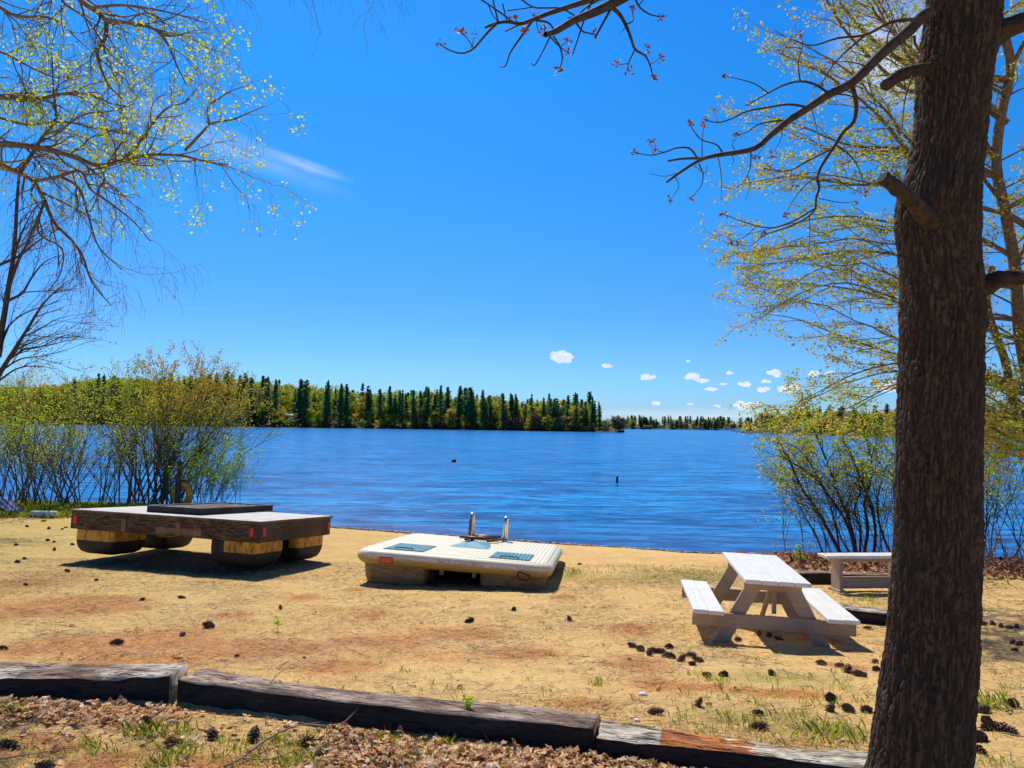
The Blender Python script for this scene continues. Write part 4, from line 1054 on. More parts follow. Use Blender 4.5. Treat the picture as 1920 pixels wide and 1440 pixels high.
# right maple behind the oak
def maple():
    D = 11.0
    base = G(2010, 1150); base = np.array([PY(2010, 1000, D)[0], D, float(g(PY(2010, 1000, D)[0], D))])
    q = lambda x, y, Y=D: PY(x, y, Y)
    tp = smoothpath([base, q(1975, 900), q(1935, 740), q(1912, 620), q(1903, 500), q(1885, 400), q(1868, 310), q(1878, 210), q(1895, 130), q(1870, 20), q(1840, -120), q(1800, -320)], 60)
    limbs = []
    def L(pts, y0, y1, a_, b_, sp=.26): limbs.append((smoothpath([PY(x, y, y0 + (y1 - y0) * i / (len(pts) - 1)) for i, (x, y) in enumerate(pts)], 18), a_, b_, sp))
    L([(1895,150),(1800,150),(1714,174),(1643,119),(1587,60),(1544,-10)], 11, 10.4, .045, .012)
    L([(1890,230),(1790,170),(1702,123),(1623,63),(1572,0),(1530,-60)], 11, 11.6, .045, .012)
    L([(1870,330),(1790,320),(1706,285),(1650,220),(1603,178),(1530,130),(1460,100)], 11, 10.6, .04, .006)
    L([(1870,330),(1780,290),(1702,279),(1595,273),(1485,230),(1420,215)], 11, 11.4, .035, .005)
    L([(1885,400),(1790,380),(1690,350),(1590,345),(1480,330),(1395,345)], 11, 10.8, .03, .004)
    L([(1900,480),(1800,430),(1690,420),(1580,405),(1480,420),(1400,440)], 11, 11.5, .03, .004)
    L([(1903,540),(1800,520),(1690,480),(1590,470),(1480,490),(1400,500)], 11, 10.5, .03, .004)
    L([(1905,600),(1800,590),(1687,568),(1611,545),(1511,532),(1420,520)], 11, 11.2, .03, .004)
    L([(1912,640),(1800,600),(1680,560),(1580,530),(1480,560),(1425,600)], 11, 10.4, .026, .004)
    L([(1920,720),(1800,700),(1687,667),(1566,626),(1498,599),(1417,586)], 11, 11.3, .03, .004)
    L([(1925,740),(1800,690),(1687,680),(1611,698),(1534,735),(1490,760)], 11, 10.6, .028, .004)
    L([(1930,770),(1850,700),(1760,690),(1680,720),(1600,760),(1540,790)], 11, 11.5, .026, .004)
    L([(1935,790),(1850,780),(1760,790),(1680,810),(1600,800)], 11, 10.8, .022, .004)
    L([(1915,640),(1850,660),(1840,690)], 11, 10.6, .02, .006); L([(1940,800),(1880,760),(1842,740),(1780,760)], 11, 10.2, .02, .005)
    L([(1960,840),(1900,825),(1850,800),(1800,830)], 11, 10.3, .022, .005); L([(1903,500),(1950,400),(2000,300)], 11, 11.6, .03, .01, .4)
    L([(1868,310),(1840,250),(1800,120),(1760,0),(1740,-80)], 11, 11.3, .04, .015); L([(1895,130),(1930,60),(1990,-40)], 11, 10.7, .035, .015, .4)
    L([(1880,380),(1840,330),(1760,220),(1680,60),(1600,-80)], 11, 11.8, .03, .010); L([(1885,400),(1930,430),(1925,520),(1950,600)], 11, 10.6, .05, .02, .5)
    L([(1900,760),(1930,690),(1990,620)], 11, 10.5, .02, .01, .4); L([(1860,500),(1850,560),(1885,680),(1900,760)], 11.2, 11.2, .05, .06, .6)
    base_l = list(limbs)
    for P, a_, b_, sp in base_l[:12]:
        for q_ in range(1):
            off = np.array([rng.uniform(-.1, .2), rng.uniform(-.9, .9), rng.uniform(-.28, .28)]); w_ = np.linspace(0, 1, len(P))[:, None] ** .7
            limbs.append((P + off * w_ + rng.normal(0, .015, P.shape), a_ * .7, b_, sp))
    for q_ in range(34):
        yy = rng.uniform(-20, 900); x0 = np.interp(yy, [0, 300, 700, 900], [1880, 1875, 1925, 1960]); sgn = rng.choice([-1, 1])
        limbs.append((smoothpath([PY(x0, yy, 11), PY(x0 + sgn * 50, yy - 25, 11 + rng.uniform(-.6, .6)), PY(x0 + sgn * rng.uniform(70, 130), yy - rng.uniform(-40, 60), 11 + rng.uniform(-1, 1))], 10), .016, .005, .2))
    cfg = dict(n=[8, 6], wander=[.12, .16], pull=[(-.04, 0, .02), (-.03, 0, -.01)], rad=[.011, .005], rmin=.0024, space=[.13, .10], len=[(.5, 1.25), (.2, .55)],
               fwd=1.3, planar=.3, leaf_n=12, leaf_j=.03, leaf_lvl=1, leaf_from=.2)
    limb_tree('maple_tree', 'slender maple with tan curved stem and small yellow green leaves behind the oak trunk', base, (tp, np.linspace(.11, .045, 60)), limbs, cfg, MAT['tan_bark'], MAT['maple_leaf'], .048)
maple()
# left young tree
def young():
    D = 19.0; S = 3.79; q = lambda x, y, Y=D: PY(x / S, 380 + y / S, Y)
    base = np.array([PY(-60, 930, D)[0], D, float(g(PY(-60, 930, D)[0], D))])
    tp = smoothpath([base, q(-150, 1500), q(-40, 1100), q(0, 950), q(30, 800), q(60, 600), q(90, 420), q(110, 200), q(120, 0), q(140, -250)], 40)
    limbs = []
    def L(pts, y0, y1, a_, b_, sp=.42): limbs.append((smoothpath([q(x, y, y0 + (y1 - y0) * i / (len(pts) - 1)) for i, (x, y) in enumerate(pts)], 14), a_, b_, sp))
    L([(60,600),(150,370),(190,300),(260,120),(330,0)], 19, 18.6, .05, .01); L([(-150,500),(0,440),(150,370),(250,290),(340,230)], 19, 19.4, .05, .012); L([(90,420),(140,250),(240,40)], 19, 19.5, .04, .01)
    L([(50,700),(160,640),(220,540),(320,420),(400,380)], 19, 18.5, .04, .008); L([(-100,1400),(0,1210),(100,1050),(200,890),(330,690),(430,600),(470,560)], 19, 18.4, .07, .01)
    L([(0,1100),(60,880),(150,800),(300,740),(420,700)], 19, 19.5, .03, .008); L([(60,1120),(180,1040),(300,1020),(420,960),(540,920)], 19, 18.6, .025, .006); L([(0,1200),(150,1110),(300,1090),(420,1060),(520,1030)], 19, 19.2, .025, .006)
    L([(0,1260),(120,1180),(240,1160),(400,1180)], 19, 18.6, .025, .006); L([(150,960),(280,900),(400,830),(520,800)], 18.8, 18.8, .02, .006); L([(100,1050),(250,980),(380,930),(470,860)], 19, 19.3, .02, .006); L([(-100,1000),(0,860),(40,700)], 19, 19.6, .04, .02)
    cfg = dict(n=[7, 6], wander=[.12, .16], pull=[(.05, 0, .03), (.05, 0, .02)], rad=[.016, .009], rmin=.0042, space=[.42, .24], len=[(.8, 1.7), (.4, .9)], fwd=1.2, bias=(.35, 0, .1), leaf_n=5, leaf_j=.05, leaf_lvl=1, leaf_from=.4)
    limb_tree('young_tree', 'young tree with dark stem and sparse tan buds rising at far left behind the shrubs', base, (tp, np.linspace(.12, .03, 40)), limbs, cfg, MAT['twig'], MAT['bud_leaf'], .06)
young()

# ---------------------------------------------------------------- shrubs
def shrub(label, base, N, H, fan, cfg, leafm, lsize, barkm=None, lean=(0, 0), spread=.5, topfrac=.45, r0_=(.012, .022), group=None, name='shrub', explicit=None, dens=1.0):
    base = np.array(base, float); t = empty(name, base); tag(t, label, 'shrub', group); T = Tubes(); LV = []
    stems = []
    for k in range(N):
        b_ = base + [rng.normal(0, spread * .5), rng.normal(0, spread * .35), 0]; b_[2] = float(g(b_[0], b_[1])) - .03
        a_ = rng.uniform(-1, 1); d = unit([a_ * fan + lean[0] + rng.normal(0, .08), rng.normal(0, .25) + lean[1], 1.0])
        L = H * rng.uniform(.6, 1.05); out = np.array([d[0] * .035, d[1] * .03, -.02])
        stems.append((walk(b_, d, L, 12, .05, out), rng.uniform(*r0_)))
    if explicit:
        for P, r_ in explicit: stems.append((P, r_))
    for P, r_ in stems:
        T.add(P, np.linspace(r_, r_ * .25, len(P)), 5)
        spawn(T, P, r_, r_ * .3, cfg['space'][0], cfg['len'][0], 0, cfg, LV, cfg.get('start', .25))
    T.t = [(P - base, r_, k) for P, r_, k in T.t]
    T.build('stems', barkm or MAT['shrub_bark'], t)
    P = np.concatenate(LV) - base
    hz = P[:, 2] / H
    keep = rng.random(len(P)) < np.clip(.12 + 1.5 * (hz - topfrac), .10, 1) * dens
    P = P[keep]; k2 = np.zeros(len(P), bool)
    if isinstance(leafm, tuple):
        k2 = (P[:, 2] / H + rng.normal(0, .12, len(P)) > .62) & (P[:, 0] > -.4)
        V, Fq = leaf_quads(P[k2], lsize, .1, .6); mesh_obj('foliage', V, Fq, leafm[1], t); leafm = leafm[0]
    V, Fq = leaf_quads(P[~k2], lsize, .1, .6); mesh_obj('foliage', V, Fq, leafm, t)
sc_ = dict(n=[7, 5], wander=[.10, .16], pull=[(0, 0, .04), (0, 0, .03)], rad=[.009, .005], rmin=.0038, space=[.24, .17], len=[(.5, 1.3), (.25, .6)], fwd=1.5, leaf_n=11, leaf_j=.05, leaf_lvl=0, leaf_from=.3)
b = G(262, 953); shrub('big rounded shrub with fan of bare stems and golden tips behind the wooden raft', (b[0], b[1] + 1.0, b[2]), 60, 4.7, .46, dict(sc_, leaf_n=16), (MAT['shrub_leaf'], MAT['shrub_leaf_orange']), .062, lean=(.10, 0), spread=1.0, topfrac=.46, r0_=(.016, .032))
sc2 = dict(sc_); sc2['len'] = [(.3, .7), (.2, .4)]; sc2['leaf_n'] = 9
b = PZ(380, 951, -.85); shrub('low light green shrub at right of the life ring post by the water', (b[0] - .1, b[1] + .9, float(g(b[0], b[1]))), 34, 2.2, .28, sc2, MAT['green_leaf'], .055, lean=(.06, 0), spread=.9, topfrac=.02, r0_=(.008, .014), dens=1.0)
for (px, N, H, ln, lab, lm) in ((30, 15, 3.1, 0, 'leafy shrub standing behind the purple chair at the left edge', MAT['green_leaf']), (110, 17, 3.3, .0, 'tangled yellow green shrub growing above the white foam roll', MAT['shrub_leaf']), (178, 12, 2.9, 0, 'thin open shrub between foam roll and the wooden raft corner', MAT['shrub_leaf'])):
    b = PZ(px, 949, -.85); cfgx = dict(sc_); cfgx['leaf_n'] = 6
    shrub(lab, (b[0], 22.4 + rng.uniform(-.3, .3), 0) if False else (b[0], b[1], float(g(b[0], b[1]))), N, H, .5, cfgx, lm, .062, spread=1.1, topfrac=.15, r0_=(.014, .026), dens=.9)
b = PZ(10, 940, -.9); cfgx = dict(sc_); cfgx['leaf_n'] = 10
shrub('reddish brown budding bush at far left beneath the young tree', (b[0] - .6, b[1] + 1.2, float(g(b[0], b[1]))), 20, 4.9, .45, cfgx, MAT['decid2'], .06, spread=1.2, topfrac=.45, r0_=(.014, .026))
b = PZ(120, 940, -.9)
shrub('tall golden green bush behind the tangle at the left shore', (b[0], b[1] + 1.6, float(g(b[0], b[1]))), 12, 4.2, .6, cfgx, MAT['shrub_leaf'], .062, spread=1.6, topfrac=.4, r0_=(.014, .026))
# right shrub with explicit stems (zoom [1380..1680,690..1050] x4)
def rshrub():
    D = 15.2; S = 4; q = lambda x, y, Y: PY(1380 + x / S, 690 + y / S, Y); ex = []
    for pts, r_ in [([(790,1400),(700,1230),(600,1050),(500,910),(440,790),(390,670),(350,600),(310,520)], .042), ([(900,1400),(850,1210),(700,960),(600,830),(410,700),(330,640),(315,550)], .038),
                    ([(905,1400),(860,1180),(760,920),(690,720),(600,500),(520,300),(490,180)], .04), ([(960,1400),(990,1200),(965,1000),(1010,860),(1025,740),(1000,600),(930,350)], .036),
                    ([(1035,1400),(1045,1200),(1000,1000),(930,820),(860,640),(800,540)], .034), ([(930,1400),(930,1200),(890,1060),(940,900),(960,700)], .028), ([(650,1390),(600,1250),(520,1120),(440,960),(400,880),(330,830)], .018),
                    ([(780,1390),(740,1150),(600,790),(520,660),(440,590),(340,540)], .022), ([(1160,1390),(1100,1250),(1060,1050),(1100,820),(1180,640)], .028), ([(1230,1390),(1200,1100),(1250,850),(1350,600)], .03), ([(1300,1390),(1330,1100),(1420,800),(1500,620)], .03), ([(850,1390),(760,1200),(740,1000),(690,850)], .018)]:
        Y0 = D + rng.uniform(-.3, .3); ex.append((smoothpath([q(x, y, Y0 + rng.uniform(-.1, .1)) for x, y in pts], 18), r_))
    b = G(1596, 1043); b = np.array([PY(1600, 1040, D)[0], D, float(g(PY(1600, 1040, D)[0], D))])
    cf = dict(n=[7, 6], wander=[.12, .16], pull=[(-.03, 0, .02), (-.02, 0, .01)], rad=[.011, .006], rmin=.0032, space=[.17, .14], len=[(.4, 1.1), (.2, .55)], fwd=1.2, leaf_n=14, leaf_j=.045, leaf_lvl=0, leaf_from=.3, start=.2)
    shrub('tall leaning shrub of dark stems with bright green leaves behind the white bench', b, 26, 2.6, .35, cf, MAT['shrub_leaf'], .058, MAT['twig'], lean=(-.1, 0), spread=1.5, topfrac=.50, r0_=(.006, .012), explicit=ex, dens=1.0)
rshrub()
b = np.array([PY(1890, 1050, 14.2)[0], 14.2, 0]); b[2] = float(g(b[0], b[1]))
shrub('thin twiggy shrub with pale green leaves right of the big trunk', b, 34, 2.6, .45, dict(sc_, leaf_n=5), MAT['green_leaf'], .05, MAT['twig'], lean=(-.05, 0), spread=1.6, topfrac=.25, r0_=(.007, .014), dens=.8)
b = np.array([PY(1870, 1100, 12.6)[0], 12.6, 0]); b[2] = float(g(b[0], b[1]))
shrub('low red brown brush on the leafy bank right of the trunk', b, 40, .75, .8, dict(sc2, leaf_n=2, len=[(.15, .35), (.1, .2)]), MAT['litter_red'], .04, MAT['grey_bark'], spread=1.4, topfrac=.1, r0_=(.004, .008))
b = G(1493, 1058)
shrub('small sprouting cut stump at the water behind the picnic table', b, 12, .42, .6, dict(sc2, space=[.1, .08], len=[(.08, .2), (.05, .1)], leaf_n=3, leaf_j=.02, rmin=.002), MAT['green_leaf'], .035, MAT['twig'], spread=.25, topfrac=.2, r0_=(.004, .008),
      explicit=[(smoothpath([G(1487, 1060), PY(1481, 1040, b[1])], 5), .04), (smoothpath([G(1506, 1060), PY(1504, 1052, b[1]), PY(1499, 1032, b[1])], 6), .04)])

# ---------------------------------------------------------------- far shore
def pine_mesh(seed, H=22.0):
    r = np.random.default_rng(seed); mb = MB(); P = [(0, 0, 0), (r.normal(0, .1), 0, H * .5), (0, 0, H)]
    mb.tube(smoothpath(P, 6), np.linspace(.32, .05, 6), 6)
    trunk = (np.concatenate(mb.v), mb.f); V = []; lo = r.uniform(.10, .34)
    z = H * lo
    while z < H * .99:
        f_ = (z / H - lo) / (1 - lo); R0 = (3.9 * (1 - f_) ** .6 + .4) * (.75 + .25 * math.sin(f_ * 3.1)) * r.uniform(.6, 1.15)
        for k in range(r.integers(4, 8)):
            a = r.uniform(0, 6.28); L = R0 * r.uniform(.5, 1.1); dz = r.uniform(-.05, .30) * L
            n = int(3 + L * 2.6)
            for j in range(n):
                s = L * (j + .6) / n; c = np.array([math.cos(a) * s, math.sin(a) * s, z + dz * s / L]) + r.normal(0, .15, 3)
                w = .72 * (1.15 - .5 * j / n); d = unit(np.array([math.cos(a), math.sin(a), .3]) + r.normal(0, .6, 3)); e = unit(np.cross(d, [0, 0, 1.]) + r.normal(0, .5, 3))
                V += [c - d * w, c + e * w * .5, c + d * w, c - e * w * .5]
        z += H * r.uniform(.016, .030) * (2.2 if r.random() < .14 else 1)
    V = np.array(V); return trunk, (V, np.arange(len(V)).reshape(-1, 4))
def decid_mesh(seed, H=15.0, wd=4.2):
    r = np.random.default_rng(seed); mb = MB(); mb.tube([(0, 0, 0), (.1, 0, H * .5), (0, 0, H * .85)], [.25, .16, .05], 6)
    for k in range(9):
        a = r.uniform(0, 6.28); z0 = H * r.uniform(.3, .6); mb.tube([(0, 0, z0), (math.cos(a) * wd * .6, math.sin(a) * wd * .6, z0 + H * .28)], [.1, .03], 4)
    cen = []
    for k in range(30):
        a = r.uniform(0, 6.28); rr = wd * math.sqrt(r.uniform(0, .7)); z = H * r.uniform(.16, .93); rr *= math.sqrt(max(.1, 1 - ((z / H - .55) / .5) ** 2)); cen.append((math.cos(a) * rr, math.sin(a) * rr, z, r.uniform(.8, 1.7)))
    P = []
    for c in cen:
        n = int(42 * c[3]); d = unit(r.normal(0, 1, (n, 3))) * r.uniform(.55, 1.05, (n, 1)) * c[3]; d[:, 2] *= .7; P.append(d + c[:3])
    P = np.concatenate(P); V, Fq = leaf_quads(P, .62, .1, .8, r); return (np.concatenate(mb.v), mb.f), (V, Fq)
pines = [pine_mesh(100 + i) for i in range(6)]
dec = [decid_mesh(200 + i) for i in range(5)]
def mkmesh(n, VF, m):
    me = bpy.data.meshes.new(n); me.from_pydata([tuple(v) for v in VF[0]], [], [tuple(int(i) for i in f) for f in VF[1]]); me.materials.append(m); return me
pm = [(mkmesh('trunk', a, MAT['far_trunk']), mkmesh('crown', b_, MAT['pine'])) for a, b_ in pines]
dm = [[(mkmesh('trunk', a, MAT['far_trunk']), mkmesh('crown', b_, MAT[k])) for a, b_ in dec] for k in ('decid1', 'decid2', 'decid3')]
def plant_tree(kind, v, loc, sx, sz, label, group, cat='tree', name=None):
    T_, Cr = (pm[v % 6] if kind == 'p' else dm[kind][v % 5])
    o = bpy.data.objects.new(name or ('pine_tree' if kind == 'p' else 'leafy_tree'), None); C.objects.link(o); o.location = loc; o.rotation_euler = (0, 0, random.uniform(0, 6.28)); o.scale = (sx, sx, sz)
    for n, me in (('trunk', T_), ('crown', Cr)):
        c = bpy.data.objects.new(n, me); C.objects.link(c); c.parent = o
    tag(o, label, cat, group)
def merged(name, items, label=None, cat='wood'):
    """far-off wood as stuff: list of (mesh arrays, loc, sx, sz, rot, matindex)"""
    VV = []; FF = []; MI = []; n = 0
    for (V, Fq), loc, sx, sz, a, mi in items:
        c, s = math.cos(a), math.sin(a); W_ = np.stack([(V[:, 0] * c - V[:, 1] * s) * sx + loc[0], (V[:, 0] * s + V[:, 1] * c) * sx + loc[1], V[:, 2] * sz + loc[2]], 1)
        VV.append(W_); FF.append(np.asarray(Fq) + n); MI.append(np.full(len(Fq), mi)); n += len(V)
    o = mesh_obj(name, np.concatenate(VV), np.concatenate(FF), None, None, False, [MAT['pine'], MAT['decid1'], MAT['decid2'], MAT['decid3']], np.concatenate(MI))
    tag(o, label, cat, kind='stuff'); return o
# land sheets
def land(name, xs, ynear, depth, hill):
    n = len(xs); V = []; K = 14
    for i, x in enumerate(xs):
        for k in range(K):
            f_ = k / (K - 1); d = f_ ** 1.6 * depth; x2 = x * (1 + d / ynear[i] * .8)
            V.append((x2, ynear[i] + d, WL - .15 + 1.0 * min(1, d / 4) + hill[i] * (1 - math.exp(-d / 60)) + .4 * float(vn(x * .1, d * .1))))
    Fs = [(i * K + k, (i + 1) * K + k, (i + 1) * K + k + 1, i * K + k + 1) for i in range(n - 1) for k in range(K - 1)]
    o = mesh_obj(name, V, Fs, MAT['far_land'], smooth=True); tag(o, kind='structure'); return o
MAT['far_land'] = m_plain('forest_floor', (.05, .045, .025), .95, nscale=.2, bs=0)
XP = np.array([-500, -150, 0, 200, 400, 600, 800, 1000, 1140, 1172]); DP = np.array([430, 430, 425, 420, 415, 405, 395, 375, 352, 345.])
HP = np.array([12, 12, 12, 13, 11, 6, 3, 1, .6, .3])
def Xof(px, D): return (px - 960) / F * D
px_ = np.linspace(-500, 1172, 60); Dn = np.interp(px_, XP, DP); hl = np.interp(px_, XP, HP)
# close the point: shore bends back at its right end
land('far_shore', list(Xof(px_, Dn)) , list(Dn), 260, list(hl))
top_x = [0, 100, 200, 300, 420, 470, 560, 640, 700, 800, 870, 950, 1000, 1060, 1115, 1140]; top_y = [716, 712, 700, 706, 700, 708, 714, 722, 727, 728, 728, 742, 745, 742, 742, 765]
def shoreline(px): D = float(np.interp(px, XP, DP)); return D
def hillz(px, d): return WL + .8 + float(np.interp(px, XP, HP)) * (1 - math.exp(-d / 60))
n = 0
pr = np.random.default_rng(5)
pxs = np.sort(np.concatenate([pr.uniform(300, 690, 46), pr.uniform(690, 960, 54), pr.uniform(960, 1136, 44), pr.uniform(130, 300, 12)]))
for i, px in enumerate(pxs):
    d = pr.uniform(1, 14) if pr.random() < .7 else pr.uniform(14, 40)
    D = shoreline(px) + d; ty = np.interp(px, top_x, top_y) + pr.uniform(-9, 15) + (10 if pr.random() < .3 else 0)
    hor = 797 + (px - 960) * math.tan(RO); Htop = EYE + (hor - ty) / F * D; z = hillz(px, d); H = max(8, Htop - z)
    if px > 1120: H = min(H, 14)
    plant_tree('p', int(pr.integers(6)), (Xof(px, D), D, z - .3), H / 22 * pr.uniform(.75, 1.3) * .95, H / 22, 'tall dark pine tree lining the far wooded shore', 'pine trees along the far shore')
for i, px in enumerate(np.sort(pr.uniform(-20, 1120, 95))):
    d = pr.uniform(0, 24); D = shoreline(px) + d; k = pr.random(); kind = 0 if k < .5 else (1 if k < .8 else 2)
    z = hillz(px, d); H = pr.uniform(6, 13)
    lab = ['fresh green leafy tree among the pines on the far shore', 'golden budding tree among the pines on the far shore', 'brown leafless looking tree among the pines on the far shore'][kind]
    plant_tree(kind, int(pr.integers(5)), (Xof(px, D), D, z - .3), H / 15 * pr.uniform(.9, 1.3), H / 15, lab, ['green trees', 'golden trees', 'brown trees'][kind] + ' along the far shore')
items = []
for i in range(560):
    px = pr.uniform(-60, 1105); d = pr.uniform(16, 120); D = shoreline(px) + d
    hor = 797 + (px - 960) * math.tan(RO); ty = np.interp(px, top_x, top_y) + pr.uniform(0, 11); Ht = EYE + (hor - ty) / F * D; z = hillz(px, d); H = max(7, min(Ht - z, 26)) * pr.uniform(.78, 1.02)
    k = pr.random()
    if k < .35 and px > 250: items.append((pines[int(pr.integers(6))][1], (Xof(px, D), D, z), H / 22, H / 22, pr.uniform(0, 6), 0))
    else: items.append((dec[int(pr.integers(5))][1], (Xof(px, D), D, z), H / 15 * 1.0, H / 15, pr.uniform(0, 6), 1 if k < .8 else 2))
for i in range(620):
    px = pr.uniform(-60, 1135); d = pr.uniform(1, 14) if i % 2 else pr.uniform(14, 70); D = shoreline(px) + d; items.append((dec[int(pr.integers(5))][1], (Xof(px, D), D, hillz(px, d) - 1), .6, pr.uniform(.12, .35) * (1 + (d > 14) * .7), pr.uniform(0, 6), int(pr.choice([0, 0, 3, 1]))))
merged('distant_wood', items, 'mixed green and golden wood filling the hillside behind the shore pines')
# brushy point with brown bushes
for i, px in enumerate(list(pr.uniform(950, 1060, 16)) + list(pr.uniform(1130, 1172, 7))):
    D = shoreline(px) - 1 + pr.uniform(0, 6); H = pr.uniform(5, 9.5) if px < 1060 else pr.uniform(5.5, 8.5)
    plant_tree(2 if pr.random() < .75 else 1, int(pr.integers(5)), (Xof(px, D), D, WL + .3), H / 15 * 1.25, H / 15, 'low brown brushy tree at the water edge of the wooded point', 'brown brush on the point', name='brush_tree')
# distant shore D ~ 850
px2 = np.linspace(1090, 1500, 16); D2 = np.full(16, 850.); land('distant_shore', list(Xof(px2, D2)), list(D2), 500, [5] * 16)
for i, px in enumerate(np.sort(np.r_[pr.uniform(1150, 1235, 26), pr.uniform(1235, 1380, 48), pr.uniform(1380, 1460, 14)])):
    d = pr.uniform(0, 25); D = 850 + d; ty = np.interp(px, [1150, 1200, 1228, 1238, 1260, 1330, 1400, 1460], [780, 783, 783, 800, 785, 786, 790, 788]) + pr.uniform(-3, 6)
    hor = 797 + (px - 960) * math.tan(RO); H = max(5, EYE + (hor - ty) / F * D - WL)
    if pr.random() < .7: plant_tree('p', int(pr.integers(6)), (Xof(px, D), D, WL), H / 22 * 2.1, H / 22, 'tiny dark pine on the distant shore beyond the point', 'pines on the distant shore')
    else: plant_tree(int(pr.integers(0, 3)), int(pr.integers(5)), (Xof(px, D), D, WL), H / 15 * 1.1, H / 15 * .8, 'tiny leafy tree on the distant shore beyond the point', 'leafy trees on the distant shore')
items = []
for i in range(150):
    px = pr.uniform(1150, 1500); d = pr.uniform(30, 200); D = 850 + d; items.append((pines[int(pr.integers(6))][1] if pr.random() < .6 else dec[int(pr.integers(5))][1], (Xof(px, D), D, WL + 3), .75, .62 if px > 1240 or px < 1225 else .3, 0, int(pr.choice([0, 0, 1, 3]))))
merged('distant_wood', items, 'hazy dark treeline low on the distant shore to the right')
# right shore behind shrub, D ~ 300
px3 = np.linspace(1395, 2500, 30); D3 = np.interp(px3, [1395, 1500, 1700, 1900, 2500], [420, 330, 260, 230, 190]); land('right_shore', list(Xof(px3, D3)), list(D3), 200, list(np.interp(px3, [1395, 1500, 1900], [1, 3, 7])))
for i, px in enumerate(np.sort(pr.uniform(1398, 2100, 70))):
    d = pr.uniform(0, 25); D = float(np.interp(px, px3, D3)) + d; kind = pr.random(); H = pr.uniform(6, 9.5) * (1.15 if kind < .4 else .9)
    if kind < .4 or px < 1410: plant_tree('p', int(pr.integers(6)), (Xof(px, D), D, WL), H / 22 * 1.7, H / 22, 'dark pine on the wooded right shore behind the shrub', 'pines on the right shore')
    else: plant_tree(int(pr.integers(0, 3)), int(pr.integers(5)), (Xof(px, D), D, WL), H / 15 * 1.4, H / 15, 'leafy spring tree on the wooded right shore behind the shrub', 'leafy trees on the right shore')
items = []
for i in range(240):
    px = pr.uniform(1420, 2200); d = pr.uniform(25, 140); D = float(np.interp(px, px3, D3)) + d; items.append((pines[int(pr.integers(6))][1] if pr.random() < .4 else dec[int(pr.integers(5))][1], (Xof(px, D), D, WL + 1 + d * .05), .7, .42, 0, int(pr.choice([0, 1, 2, 3]))))
merged('distant_wood', items, 'mixed wood rising behind the right shore')
# little cabin, docks
def cabin(px, D, w, h, col, label):
    t = empty('cabin', (Xof(px, D), D, WL + .5)); tag(t, label, 'house')
    mb = MB(); mb.box((0, 0, h / 2), (w, 5, h)); mb.build('wall', col, t)
    V = [(-w / 2 - .5, -3, h), (w / 2 + .5, -3, h), (w / 2 + .5, 3, h), (-w / 2 - .5, 3, h), (-w / 2 - .5, 0, h + 2.0), (w / 2 + .5, 0, h + 2.0)]
    mesh_obj('roof', V, [(0, 1, 5, 4), (2, 3, 4, 5), (0, 4, 3), (1, 2, 5), (0, 3, 2, 1)], MAT['far_trunk'], t)
    for k in (-1, 0, 1):
        mb = MB(); mb.box((k * w / 3.4, -2.53, h * .55), (w / 8, .1, h * .3)); mb.build('window', MAT['black'], t)
cabin(1215, 846, 9, 2.4, MAT['skirt_patch'], 'small brown lake cabin with low roof on the distant shore')
cabin(1362, 846, 6, 2.4, MAT['white_foam'], 'small white boathouse on the distant shore at right')
for px, D, w, lab in ((1232, 838, 9, 'pale dock on the distant shore beside the brown cabin'), (1313, 838, 11, 'long pale dock in the middle of the distant shore'), (1176, 838, 5, 'short white dock right of the wooded point')):
    t = empty('dock', (Xof(px, D), D, WL)); tag(t, lab, 'dock')
    mb = MB(); mb.box((0, 0, .7), (w, 2, .3)); mb.build('deck', MAT['white_foam'], t)
    for s in (-.4, 0, .4): mb = MB(); mb.box((w * s, -.8, .1), (.2, .2, 1.1)); mb.build('pile', MAT['post'], t)

# ---------------------------------------------------------------- clouds
def m_cloud():
    m = bpy.data.materials.new('cloud_white'); m.use_nodes = True; nt = m.node_tree; b = nt.nodes['Principled BSDF']
    b.inputs['Base Color'].default_value = (.25, .25, .25, 1); b.inputs['Roughness'].default_value = 1; b.inputs['Specular IOR Level'].default_value = 0
    b.inputs['Emission Color'].default_value = (.86, .92, 1, 1); b.inputs['Emission Strength'].default_value = .82  # emission stands in for sunlight scattered through the cloud
    lw = nd(nt, 'ShaderNodeLayerWeight', Blend=.5); n = noise(nt, coords(nt, (.035, .035, .05)), 1, 6, .65)
    f_ = math_(nt, 'ADD', lw.outputs['Facing'], math_(nt, 'MULTIPLY', math_(nt, 'SUBTRACT', n, .5), 1.5))
    f_ = ramp(nt, f_, [(.12, (0, 0, 0)), (.72, (1, 1, 1))])
    tr = nt.nodes.new('ShaderNodeBsdfTransparent'); mx = nt.nodes.new('ShaderNodeMixShader'); nt.links.new(f_, mx.inputs[0]); nt.links.new(b.outputs[0], mx.inputs[1]); nt.links.new(tr.outputs[0], mx.inputs[2])
    nt.links.new(mx.outputs[0], nt.nodes['Material Output'].inputs[0]); return m
MAT['cloud'] = m_cloud()
def sphere_mesh(nu=20, nv=12):
    V = []; Fs = []
    for i in range(nv + 1):
        for j in range(nu): a, b_ = 2 * math.pi * j / nu, math.pi * i / nv; V.append((math.cos(a) * math.sin(b_), math.sin(a) * math.sin(b_), math.cos(b_)))
    for i in range(nv):
        for j in range(nu): Fs.append((i * nu + j, (i + 1) * nu + j, (i + 1) * nu + (j + 1) % nu, i * nu + (j + 1) % nu))
    return np.array(V), np.array(Fs)
SV, SF = sphere_mesh()
